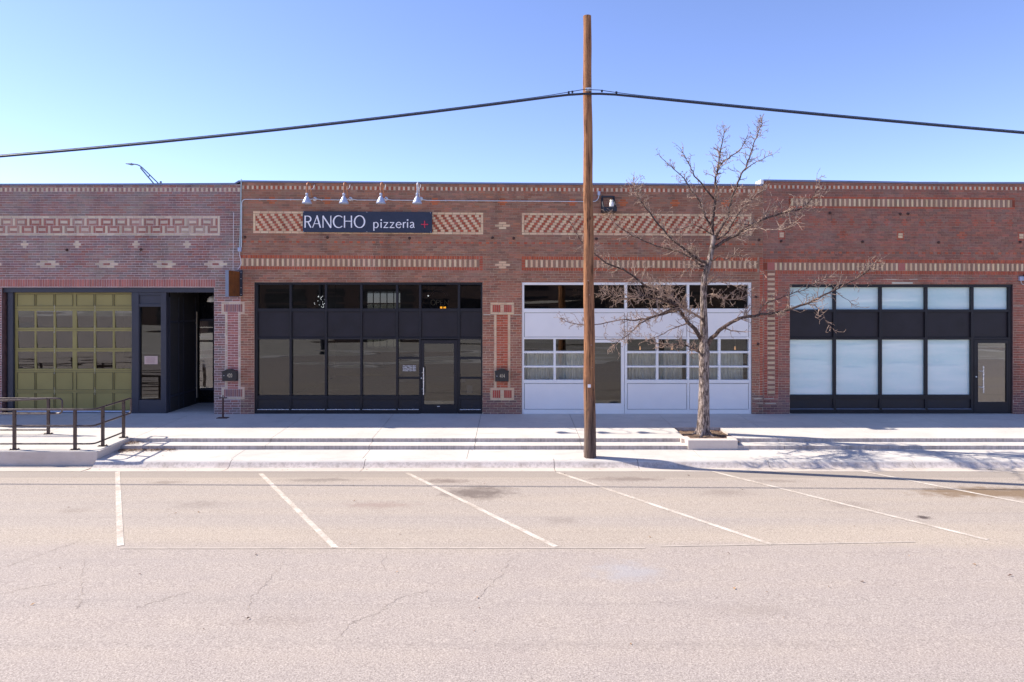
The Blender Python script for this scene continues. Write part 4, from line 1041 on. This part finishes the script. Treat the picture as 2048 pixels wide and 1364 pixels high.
# small box at the far right
jb = thing('junction_box', 'small pale grey junction box with a looped cable on the far right wall', 'junction box', (FX(2041), 0, FZ(562)))
b = MB(); b.box(FX(2036.8), FX(2045.5), -.07, 0, FZ(561.6), FZ(553), bev=.006); b.build('box', M['shade'], jb)
b = MB(); b.tube([(FX(2040.5), -.03, FZ(561.5)), (FX(2040.8), -.03, FZ(566)), (FX(2043.5), -.03, FZ(568.7)), (FX(2048), -.03, FZ(568.5)), (FX(2053), -.04, FZ(562))], .009, 6); b.build('cable_loop', M['galv'], jb)
b = MB(); b.box(FX(2047), FX(2066), -.16, 0, FZ(562), FZ(548.5), bev=.01); props(b.build('wall_light', M['blackiron'], loc=(FX(2056), 0, FZ(562))), 'black wall light box cut by the right edge beside the junction box', 'wall light')

# projecting sign
ps = thing('projecting_sign', 'rusty brown projecting sign box with a grey edge mounted on the brick pier', 'sign', (-7.7, -.4, 3.3))
b = MB(); b.box(-7.757, -7.668, -.76, -.745, 3.30, 4.02); b.box(-7.757, -7.668, -.745, -.04, 4.012, 4.024); b.box(-7.757, -7.668, -.745, -.04, 3.296, 3.308); b.build('edge_frame', M['steelgrey'], ps)
b = MB(); b.box(-7.745, -7.66, -.743, -.035, 3.31, 4.01); b.build('face_panel', M['corten'], ps)
b = MB(); b.box(-7.80, -7.585, -.032, -.004, FZ(592.5), FZ(540.5)); b.build('mounting_plate', M['navy'], ps)
b = MB()
for v in (544.5, 557.5, 575.5, 589): b.lathe((-7.62, -.034, FZ(v)), [(0, -.012), (.009, -.01), (.011, 0)], 8, 0, 'y')
b.build('bolts', M['bolt'], ps)

# mailboxes
def mailbox(x0, x1, v0, v1, num, label):
    o = thing('mailbox', label, 'mailbox', (FX(.5 * (x0 + x1)), 0, FZ(v1)), 'black numbered wall mailboxes')
    X0, X1, Z0, Z1 = FX(x0 + .7), FX(x1 - .7), FZ(v1), FZ(v0); m = .5 * (X0 + X1)
    b = MB(); zs = Z1 - .075
    top = [(X1, zs), (X1 - .03, zs + .012)] + [(m + .145 * math.cos(R(a)), zs + .012 + .055 * math.sin(R(a))) for a in range(0, 181, 15)] + [(X0 + .03, zs + .012), (X0, zs)]
    top = [(X1, zs), (m + .12, zs + .02), (m + .07, zs + .052), (m, zs + .062), (m - .07, zs + .052), (m - .12, zs + .02), (X0, zs)]
    b.prism([(X0, Z0), (X1, Z0)] + top, -.13, 0); b.build('body', M['mailbox'], o)
    b = MB(); b.prism([(X1 + .015, zs - .03), (X1 + .015, zs + .005)] + [(x, z + .014) for x, z in top[1:-1]] + [(X0 - .015, zs + .005), (X0 - .015, zs - .03)] + [(x, z - .015) for x, z in reversed(top[1:-1])], -.15, -.131)
    b.build('lid', M['mailbox'], o)
    text(num, 'numerals', o, FX(.5 * (x0 + x1)) - .06, -.1315, Z0 + .105, .155, M['gold'], .62, ex=.001)
    b = MB(); b.lathe((X0 + .05, -.131, Z0 + .15), [(0, -.008), (.009, -.007), (.011, 0)], 10, 0, 'y'); b.build('lock', M['bolt'], o)
mailbox(989.8, 1018, 736.5, 762, '414', 'black wall mailbox numbered 414 on the pier between the black and white storefronts')
mailbox(447.5, 477, 737, 761, '420', 'black wall mailbox numbered 420 on the pier beside the dark entrance')

# rusty stub post
p = sw(446, 836); o = thing('boot_scraper', 'short rusty iron stub post on a base plate at the foot of a brick pier', 'iron post', tuple(p))
b = MB(); b.tube([p, p + Vector((0, 0, .56))], .025, 10); b.build('post', M['rust'], o)
b = MB(); b.box(p.x - .15, p.x + .14, p.y - .09, p.y + .09, p.z - .004, p.z + .014); b.build('base_plate', M['rust'], o)
b = MB(); b.box(p.x - .10, p.x + .10, p.y - .03, p.y + .03, p.z + .54, p.z + .565); b.tube([p + Vector((-.03, 0, .56)), p + Vector((0, 0, .62)), p + Vector((.04, 0, .57))], .01, 6); b.build('top_bar', M['rust'], o)

# ------------------------------------------------------------------ railings
def post(parent, x, y, h):
    z = swz(y); b = MB(); b.box(x - .03, x + .03, y - .025, y + .025, z + .012, z + h, bev=.004); o = b.build('post', M['rail'], parent)
    b = MB(); b.box(x - .085, x + .085, y - .06, y + .06, z, z + .012)
    for dx in (-.06, .06):
        for dy in (-.04, .04): b.tube([(x + dx, y + dy, z + .012), (x + dx, y + dy, z + .03)], .011, 6)
    b.build('base_plate', M['rail'], o)
def rail(parent, pts, r=.021): b = MB(); b.tube(pts, r, 10); return b.build('rail', M['rail'], parent)
rl = thing('handrail', 'dark bronze steel railing along the front of the raised landing, turning back at its corner', 'railing', (-11.5, -4.03, swz(-4.03)), 'railings of the landing')
yf = -4.03; zf_ = swz(yf); xs = -9.31
for x in (-17.3, -15.2, -13.1, -11.08, -9.73): post(rl, x, yf, .88)
post(rl, xs, -3.70, .885); post(rl, xs, -2.87, .885)
ends = (xs, -2.55)
def runrail(h, endy, extra=0):
    return [(-18.5, yf, zf_ + h - .09), (-15.2, yf, zf_ + h - .035), (-11.6, yf, zf_ + h), (-9.5, yf, zf_ + h), (-9.37, yf + .01, zf_ + h), (-9.32, yf + .06, zf_ + h), (xs, yf + .15, zf_ + h + .003), (xs, endy, swz(endy) + h)]
top = runrail(.893, -2.60); mid = runrail(.53, -2.60)
loop = top[:-1] + [(xs, -2.60, swz(-2.6) + .893), (xs, -2.56, swz(-2.6) + .87), (xs, -2.55, swz(-2.6) + .82), (xs, -2.55, swz(-2.6) + .60), (xs, -2.56, swz(-2.6) + .55)] + mid[::-1]
rail(rl, loop); rail(rl, runrail(.13, -2.87), .018)
r2 = thing('handrail', 'shorter dark bronze railing standing behind the front railing on the landing', 'railing', (-13, -2.49, swz(-2.49)), 'railings of the landing')
yb = -2.49; zb_ = swz(yb)
for x in (-17.3, -15.3, -13.35, -11.37): post(r2, x, yb, .86)
rail(r2, [(-18.5, yb, zb_ + .875), (-11.2, yb, zb_ + .875), (-11.08, yb, zb_ + .87), (-11.03, yb, zb_ + .82), (-11.03, yb, zb_ + .56), (-11.08, yb, zb_ + .51), (-11.2, yb, zb_ + .50), (-18.5, yb, zb_ + .50)])
rail(r2, [(-18.5, yb, zb_ + .10), (-11.37, yb, zb_ + .10)], .018)
rail(r2, [(-18.5, yb - .1, zb_ + .62), (-13.3, yb - .1, zb_ + .80), (-11.6, yb - .07, zb_ + .862), (-11.4, yb - .02, zb_ + .87)])

# ------------------------------------------------------------------ utility pole and cable
PB = Vector((1.737, -4.02, -.295)); PT = Vector((1.672, -4.02, 9.536))
up = thing('utility_pole', 'tall orange brown wooden utility pole standing on the lower pavement', 'utility pole', tuple(PB))
b = MB(); pts = []; rad = []
for k in range(41):
    f = k / 40; pts.append(PB.lerp(PT, f) + Vector((.006 * math.sin(k * .7), 0, 0))); rad.append(.134 - .046 * f + (.004 if k == 0 else 0) + .0015 * math.sin(k * 1.9))
pts[0].z -= .15; b.tube(pts, rad, 22); b.build('shaft', M['wood'], up)
b = MB(); q = P3(1178.5, 772, -4.02 - .138); b.box(q.x - .032, q.x + .032, q.y - .004, q.y + .003, q.z - .035, q.z + .035); b.build('tag_plate', M['letter'], up)
b = MB(); b.tube([(1.69, -4.02 - .10, 7.86), (1.69, -4.25, 7.86)], .02, 8); b.box(1.63, 1.76, -4.16, -4.12, 7.83, 7.9); b.build('cable_clamp', M['galv'], up)
for k, (px, v) in enumerate(((1174, 640), (1182, 690), (1176, 716), (1184, 735), (1177, 742), (1181, 800), (1173, 825), (1179, 590), (1185, 858), (1176, 561))):
    q = P3(px, v, -4.02 - .10 + abs(px - 1179) * .004); b = MB(); b.tube([q + Vector((-.008, -.03, 0)), q + Vector((.008, -.03, .006))], .004, 5); b.build('staple', M['galv'] if k % 2 else M['rust'], up)
q = P3(1180, 740, -4.02); b = MB(); b.tube([(q.x + .062, -4.02 - .118, .0), (q.x + .058, -4.02 - .112, 1.3), (q.x + .045, -4.02 - .107, 3.0)], .005, 5); b.build('ground_wire', M['rust'], up)
yc = -4.19
def cabz(x):
    t = abs(x - 1.69); a, c = (.138, .0024 * .9) if x < 1.69 else (.105, .00105)
    return 7.80 - a * t + c * t * t * (1 if x < 1.69 else 1)
cb = thing('overhead_cable', 'black overhead cable bundle strung across the sky and fixed to the utility pole', 'cable', (1.69, yc, 7.8))
b = MB(); xs_ = np.concatenate([np.linspace(-34, -1, 40), np.linspace(-.5, 4, 14), np.linspace(5, 38, 40)])
soft = lambda x: cabz(x) - .035 * math.exp(-((x - 1.69) / .35) ** 2)
b.tube([(x, yc, soft(x)) for x in xs_], .026, 8); b.build('cable', M['cable'], cb)
b = MB(); b.tube([(x, yc, cabz(x) + .036 + .03 * math.exp(-((x - 1.69) / .6) ** 2)) for x in xs_], .008, 6)
for k in range(-40, 46):
    x = 1.69 + k * .8 + .07 * math.sin(k * 3.1)
b.build('messenger_wire', M['cable'], cb)
for x in (1.25, 1.33, 1.98, 2.3):
    b = MB(); b.box(x - .02, x + .02, yc - .015, yc + .015, cabz(x) + .02, cabz(x) + .07); b.build('strand_clamp', M['blackiron'], cb)

# ------------------------------------------------------------------ tree
TY = -2.40; TD = CD + TY
tr = thing('street_tree', 'bare leafless street tree with a grey trunk and many pale twigs in the planter', 'tree', (4.71, TY, -.1))
rnd = random.Random(11)
def smooth(pts, n=4):
    out = []
    for i in range(len(pts) - 1):
        p0 = pts[max(i-1, 0)]; p1 = pts[i]; p2 = pts[i+1]; p3 = pts[min(i+2, len(pts)-1)]
        for k in range(n):
            t = k / n; out.append(.5 * ((2*p1) + (-p0 + p2) * t + (2*p0 - 5*p1 + 4*p2 - p3) * t*t + (-p0 + 3*p1 - 3*p2 + p3) * t**3))
    out.append(pts[-1]); return out
def twig(b, p, d, ln, r, lev, mi=1):
    n = max(2, int(ln / .085)); n = min(n, 6); pts = [p.copy()]; q = p.copy(); dd = d.normalized(); curl = Vector((rnd.gauss(0, .05), rnd.gauss(0, .05), rnd.uniform(-.02, .12)))
    for k in range(n):
        dd = (dd + curl + Vector((rnd.gauss(0, .17), rnd.gauss(0, .17), rnd.gauss(0, .17)))).normalized(); q = q + dd * ln / n; pts.append(q.copy())
    rad = [max(.0042, r * (1 - .6 * k / n)) for k in range(n + 1)]
    b.tube(pts, rad, 5 if r > .006 else 4, mi, cap=False)
    if lev > 0:
        m = rnd.randint(2, 4) if lev > 1 else rnd.randint(0, 2)
        for _ in range(m):
            k = rnd.randint(1, n); s = Vector((rnd.gauss(0, 1), rnd.gauss(0, 1), rnd.gauss(.15, .9))); t = (pts[k] - pts[k-1]).normalized()
            s = (s - t * s.dot(t)).normalized(); twig(b, pts[k], t * rnd.uniform(.5, 1.0) + s, ln * rnd.uniform(.3, .6), max(.0055, rad[k] * .75), lev - 1, mi)
def limb(path, r0, r1, dy0, dy1, dens, tl=.42, start=.12, lev=2, mi=0, name='limb'):
    raw = []
    acc = [0]
    for i in range(1, len(path)): acc.append(acc[-1] + math.hypot(path[i][0] - path[i-1][0], path[i][1] - path[i-1][1]))
    for i, (x, v) in enumerate(path):
        f = acc[i] / acc[-1]; raw.append(P3(x, v, TY + dy0 + (dy1 - dy0) * f ** .9 + .05 * math.sin(i * 2.3)))
    pts = smooth(raw, 4); n = len(pts)
    for k in range(2, n - 1): pts[k] += Vector((rnd.gauss(0, .008), rnd.gauss(0, .012), rnd.gauss(0, .008)))
    rad = [r0 + (r1 - r0) * (k / (n - 1)) ** .8 for k in range(n)]
    b = MB(); b.tube(pts, rad, 8 if r0 > .02 else 6, mi, cap=True)
    total = sum((pts[k+1] - pts[k]).length for k in range(n - 1)); m = int(total * dens * 1.6)
    for _ in range(m):
        f = start + (1 - start) * rnd.random() ** .85; k = min(n - 2, int(f * (n - 1))); p = pts[k].lerp(pts[k+1], rnd.random()); t = (pts[k+1] - pts[k]).normalized()
        s = Vector((rnd.gauss(0, 1), rnd.gauss(0, 1), rnd.gauss(.2, 1))); s = (s - t * s.dot(t)).normalized()
        twig(b, p, t * rnd.uniform(.35, 1.0) + s, tl * rnd.uniform(.3, .95) * (1.1 - .35 * f), min(.0125, max(.0075, rad[k] * .62)), lev)
    twig(b, pts[-1], pts[-1] - pts[-2], .2, r1, 1)
    return b.build(name, [M['limb'], M['twig']], tr)
tp = [(1406, 872), (1406.5, 855), (1407.5, 820), (1408, 770), (1408, 730), (1408.5, 708), (1408, 690), (1408.5, 661), (1407, 609), (1408.5, 560), (1416, 532), (1425, 492), (1427, 470)]
trad = [.185, .158, .138, .123, .119, .134, .108, .092, .082, .076, .070, .062, .05]
raw = [P3(x, v, TY) for x, v in tp]; pts = smooth(raw, 4); rad = []
for i in range(len(trad) - 1):
    for k in range(4): rad.append(trad[i] + (trad[i+1] - trad[i]) * k / 4 + .003 * math.sin(i * 5 + k * 2))
rad.append(trad[-1]); pts[0].z -= .12
b = MB(); b.tube(pts, rad, 18)
for a in range(5):
    an = a * 1.26 + .4; b.tube([Vector((4.71 + .10 * math.cos(an), TY + .10 * math.sin(an), .02)), Vector((4.71 + .17 * math.cos(an), TY + .17 * math.sin(an), -.08)), Vector((4.71 + .30 * math.cos(an), TY + .30 * math.sin(an), -.14))], [.07, .05, .02], 8)
b.build('trunk', M['bark'], tr)
limb([(1426, 488), (1425, 460), (1426, 437), (1431, 392), (1431, 361), (1436, 333), (1440, 306), (1445, 282), (1450, 264)], .05, .008, 0, .15, 11, .40)
limb([(1434, 340), (1448, 322), (1462, 313), (1480, 300), (1488, 286), (1495, 271)], .022, .006, .05, -.2, 11, .3, lev=1)
limb([(1424, 494), (1432, 474), (1440, 458), (1455, 433), (1465, 392), (1479, 357), (1493, 330), (1504, 300), (1510, 282), (1518, 262), (1524, 246)], .042, .007, 0, -.5, 10, .38)
limb([(1489, 341), (1505, 328), (1522, 320), (1545, 309)], .015, .005, -.35, -.7, 11, .26, lev=1)
limb([(1426, 470), (1420, 450), (1410, 433), (1400, 406), (1379, 375), (1366, 355), (1341, 333), (1320, 313)], .034, .006, 0, .35, 9, .36)
limb([(1428, 398), (1403, 368), (1386, 347), (1379, 330), (1372, 316), (1360, 296)], .024, .005, .1, -.3, 9, .3, lev=1)
limb([(1424, 498), (1448, 482), (1476, 468), (1503, 450), (1541, 433), (1576, 423), (1607, 416), (1625, 396), (1636, 376)], .045, .007, 0, -.8, 16, .52)
limb([(1503, 450), (1480, 447), (1455, 441)], .012, .006, -.35, -.6, 6, .3, lev=1)
limb([(1476, 468), (1505, 458), (1530, 458), (1560, 459), (1575, 455), (1593, 443)], .016, .007, -.25, -1.3, 9, .38, lev=1, mi=1)
limb([(1418, 528), (1404, 522), (1386, 512), (1365, 495), (1341, 475), (1314, 444), (1293, 416), (1276, 395), (1270, 375), (1267, 358)], .045, .006, 0, -.5, 13, .46)
limb([(1415, 534), (1398, 530), (1386, 516), (1352, 502), (1314, 492), (1265, 471), (1238, 454), (1217, 433)], .032, .006, 0, .6, 13, .44)
limb([(1414, 540), (1398, 536), (1385, 530), (1368, 545), (1330, 560)], .014, .005, 0, -.7, 12, .3, lev=1)
limb([(1408, 700), (1403, 681), (1392, 662), (1376, 644), (1358, 619), (1341, 602), (1314, 584), (1286, 568), (1255, 544), (1214, 526), (1188, 506), (1162, 482), (1138, 440)], .062, .006, 0, -.75, 12, .50)
limb([(1358, 620), (1340, 624), (1307, 633), (1285, 638), (1265, 640), (1238, 640), (1190, 649), (1145, 647), (1122, 636)], .032, .006, -.35, .45, 11, .40)
limb([(1352, 616), (1320, 628), (1286, 643), (1270, 656), (1258, 668), (1227, 692)], .028, .006, -.35, -1.3, 11, .40)
limb([(1378, 646), (1350, 655), (1320, 671), (1293, 681)], .018, .005, -.22, .3, 9, .3, lev=1)
limb([(1350, 610), (1330, 603), (1307, 596), (1280, 592), (1250, 597), (1225, 592), (1203, 588)], .030, .006, -.35, -1.1, 17, .45)
limb([(1406, 640), (1392, 630), (1376, 622), (1350, 600), (1330, 580), (1310, 575)], .036, .006, 0, -1.0, 15, .44, mi=1)
limb([(1404, 708), (1390, 699), (1380, 694), (1360, 688), (1335, 690), (1310, 686)], .034, .006, 0, -.6, 17, .36, lev=2)
limb([(1412, 698), (1419, 682), (1445, 657), (1472, 640), (1510, 631), (1558, 625), (1600, 612), (1638, 595), (1679, 575), (1720, 554), (1740, 537), (1757, 522)], .062, .006, 0, -1.15, 10, .42, start=.25)
limb([(1517, 630), (1523, 615), (1530, 608), (1556, 598), (1582, 588), (1617, 575), (1640, 560), (1662, 552)], .020, .006, -.45, -.3, 11, .36, lev=1)
limb([(1612, 607), (1630, 612), (1645, 626), (1655, 645), (1670, 661)], .014, .005, -.7, -1.4, 12, .32, lev=1)
limb([(1668, 580), (1690, 597), (1713, 612)], .009, .004, -.9, -1.1, 7, .25, lev=1)
limb([(1446, 656), (1470, 662), (1490, 664)], .018, .010, -.2, -.6, 8, .25, lev=1)
limb([(1408, 600), (1420, 588), (1440, 592), (1465, 600), (1500, 590)], .018, .005, 0, -.7, 15, .38, lev=2, mi=1)
limb([(1410, 575), (1425, 560), (1450, 566), (1480, 575)], .016, .005, 0, -.9, 14, .36, lev=2, mi=1)
limb([(1420, 524), (1440, 512), (1452, 520), (1470, 510), (1490, 516), (1529, 550)], .016, .005, 0, -1.9, 9, .30, lev=1)
limb([(1426, 480), (1450, 470), (1475, 430), (1500, 400), (1530, 380)], .026, .006, 0, .5, 14, .46)
limb([(1426, 470), (1400, 455), (1380, 452), (1345, 465)], .016, .005, 0, -.6, 12, .36, lev=1)

# ------------------------------------------------------------------ leaves and litter
def leaves(name, centres, mlist):
    b = MB()
    for (p, s) in centres:
        a = random.uniform(0, 6.28); t = Vector((math.cos(a), math.sin(a), random.uniform(-.3, .5))) * s; w = Vector((-math.sin(a), math.cos(a), random.uniform(-.4, .4))) * s * .45
        mid = p + Vector((0, 0, .004)); c = Vector((0, 0, s * random.uniform(.1, .4)))
        b.idx([mid - t, mid + w + c, mid + t, mid - w + c], [(0, 1, 2), (0, 2, 3)], random.randint(0, len(mlist) - 1))
    return props(b.build(name, mlist), kind='stuff')
lw = lambda x, y: Vector((x, y, -.2685 + .03 * (y + 3.33) + .006 + random.random() * .015))
cs = []
for _ in range(650):
    f = random.random() ** 1.5; x = -9.08 + f * 1.25 + abs(random.gauss(0, .03)); y = -3.36 - abs(random.gauss(0, .10)) * (1.3 - f * .7)
    cs.append((lw(x, y), random.uniform(.012, .026)))
for _ in range(160): x = -9.08 + abs(random.gauss(0, .18)); y = -2.98 - random.random() * .3; cs.append((Vector((x, y, -.165 + random.random() * .02)), random.uniform(.012, .026)))
for _ in range(60): x = -9.0 + random.random() * 1.3; y = random.uniform(-4.1, -3.4); cs.append((lw(x, y), random.uniform(.008, .02)))
leaves('leaf_litter', cs, [M['leaf'], M['leafd'], M['twig']])
cs = []
for _ in range(520):
    x = random.uniform(4.16, 5.3); y = random.uniform(-3.1, -1.78)
    if math.hypot(x - 4.71, y - TY) < .17: continue
    if random.random() < (.9 if x > 4.95 else .35): cs.append((Vector((x, y, soilz(x, y) + .012)), random.uniform(.012, .028)))
leaves('planter_leaves', cs, [M['leaf'], M['leafd'], M['twig']])
cs = []
for _ in range(46):
    px = random.uniform(20, 2040); py = 948 + random.random() ** 1.4 * 400; p = rd(px, py); cs.append((p + Vector((0, 0, .006)), random.uniform(.012, .030)))
for _ in range(30): x = random.uniform(-9, 12); y = random.uniform(-4.75, -4.48); cs.append((Vector((x, y, -.432)), random.uniform(.01, .025)))
for _ in range(16): cs.append((lw(random.uniform(-8, 12), random.uniform(-3.5, -3.37)), random.uniform(.01, .025)))
leaves('scattered_leaves', cs, [M['leaf'], M['leafd']])

# ------------------------------------------------------------------ street lamp beyond the roof
YL = 30
def ql(zx, zy): return P3(230 + zx / 18.62, 310 + zy / 18.62, YL)
base_ = ql(1660, 1000); o = thing('street_lamp', 'tall road lamp whose truss arm and slim head rise beyond the left roof', 'street lamp', (base_.x, YL, -.6))
b = MB(); b.tube([(base_.x + .05, YL, -.6), (base_.x + .05, YL, base_.z - .3), (base_.x + .09, YL, base_.z + .05)], [.13, .09, .075], 10); b.build('pole', M['steelgrey'], o)
b = MB(); b.tube([ql(1660, 1100), ql(1400, 850), ql(1200, 650), ql(1000, 460), ql(920, 400), ql(830, 360), ql(700, 340), ql(640, 335)], .045, 8); b.tube([ql(1560, 1200), ql(1440, 1060), ql(1200, 780), ql(1050, 600), ql(950, 480)], .05, 8); b.tube([ql(1285, 740), ql(1255, 830)], .035, 6); b.tube([ql(985, 450), ql(950, 480)], .03, 6); b.build('arm', M['steelgrey'], o)
b = MB(); b.tube([ql(700, 345), ql(630, 350), ql(520, 330), ql(400, 318)], [.05, .085, .06, .03], 8); b.tube([ql(612, 330), ql(612, 300)], .05, 6); b.build('lamp_head', M['steelgrey'], o)

# ------------------------------------------------------------------ the other side of the street (seen only in reflections)
b = MB(); zf2 = rdz(-21.6)
b.box(-120, 120, -21.9, -21.6, -.7, zf2 + .14); b.box(-120, 120, -24.2, -21.9, -.7, zf2 + .135); props(b.build('far_sidewalk', M['concfar']), kind='structure')
b = MB(); b.box(-120, 120, -60, -24.2, -.7, zf2 + .10); props(b.build('lot', M['gravel']), kind='structure')
lp = thing('street_lamp', 'dark lamp post on a square concrete base across the street, mirrored in the black storefront', 'street lamp', (-11.8, -22.6, zf2 + .135))
b = MB(); b.box(-12.15, -11.45, -22.95, -22.25, zf2 + .13, zf2 + .5, bev=.02); b.build('base', M['concfar'], lp)
b = MB(); b.tube([(-11.8, -22.6, zf2 + .5), (-11.8, -22.6, 8.5)], [.16, .09], 10); b.build('pole', M['blackiron'], lp)
b = MB(); b.box(-12.0, -11.6, -23.3, -22.5, 8.5, 8.62); b.build('lamp_head', M['blackiron'], lp)
wh = thing('warehouse', 'long dark brick warehouse with wide dark doors across the street', 'building', (0, -62, zf2))
b = MB(); b.box(-75, 75, -75, -62, -.6, 9.5); b.build('wall', M['far'], wh)
for x in range(-66, 70, 12):
    b = MB(); b.box(x, x + 5.2, -62.03, -61.97, zf2 + .1, 4.2); b.build('door', M['farglass'], wh)
    b = MB(); b.box(x + 6.6, x + 10.2, -62.03, -61.97, 2.2, 4.6); b.build('window', M['farglass'], wh)
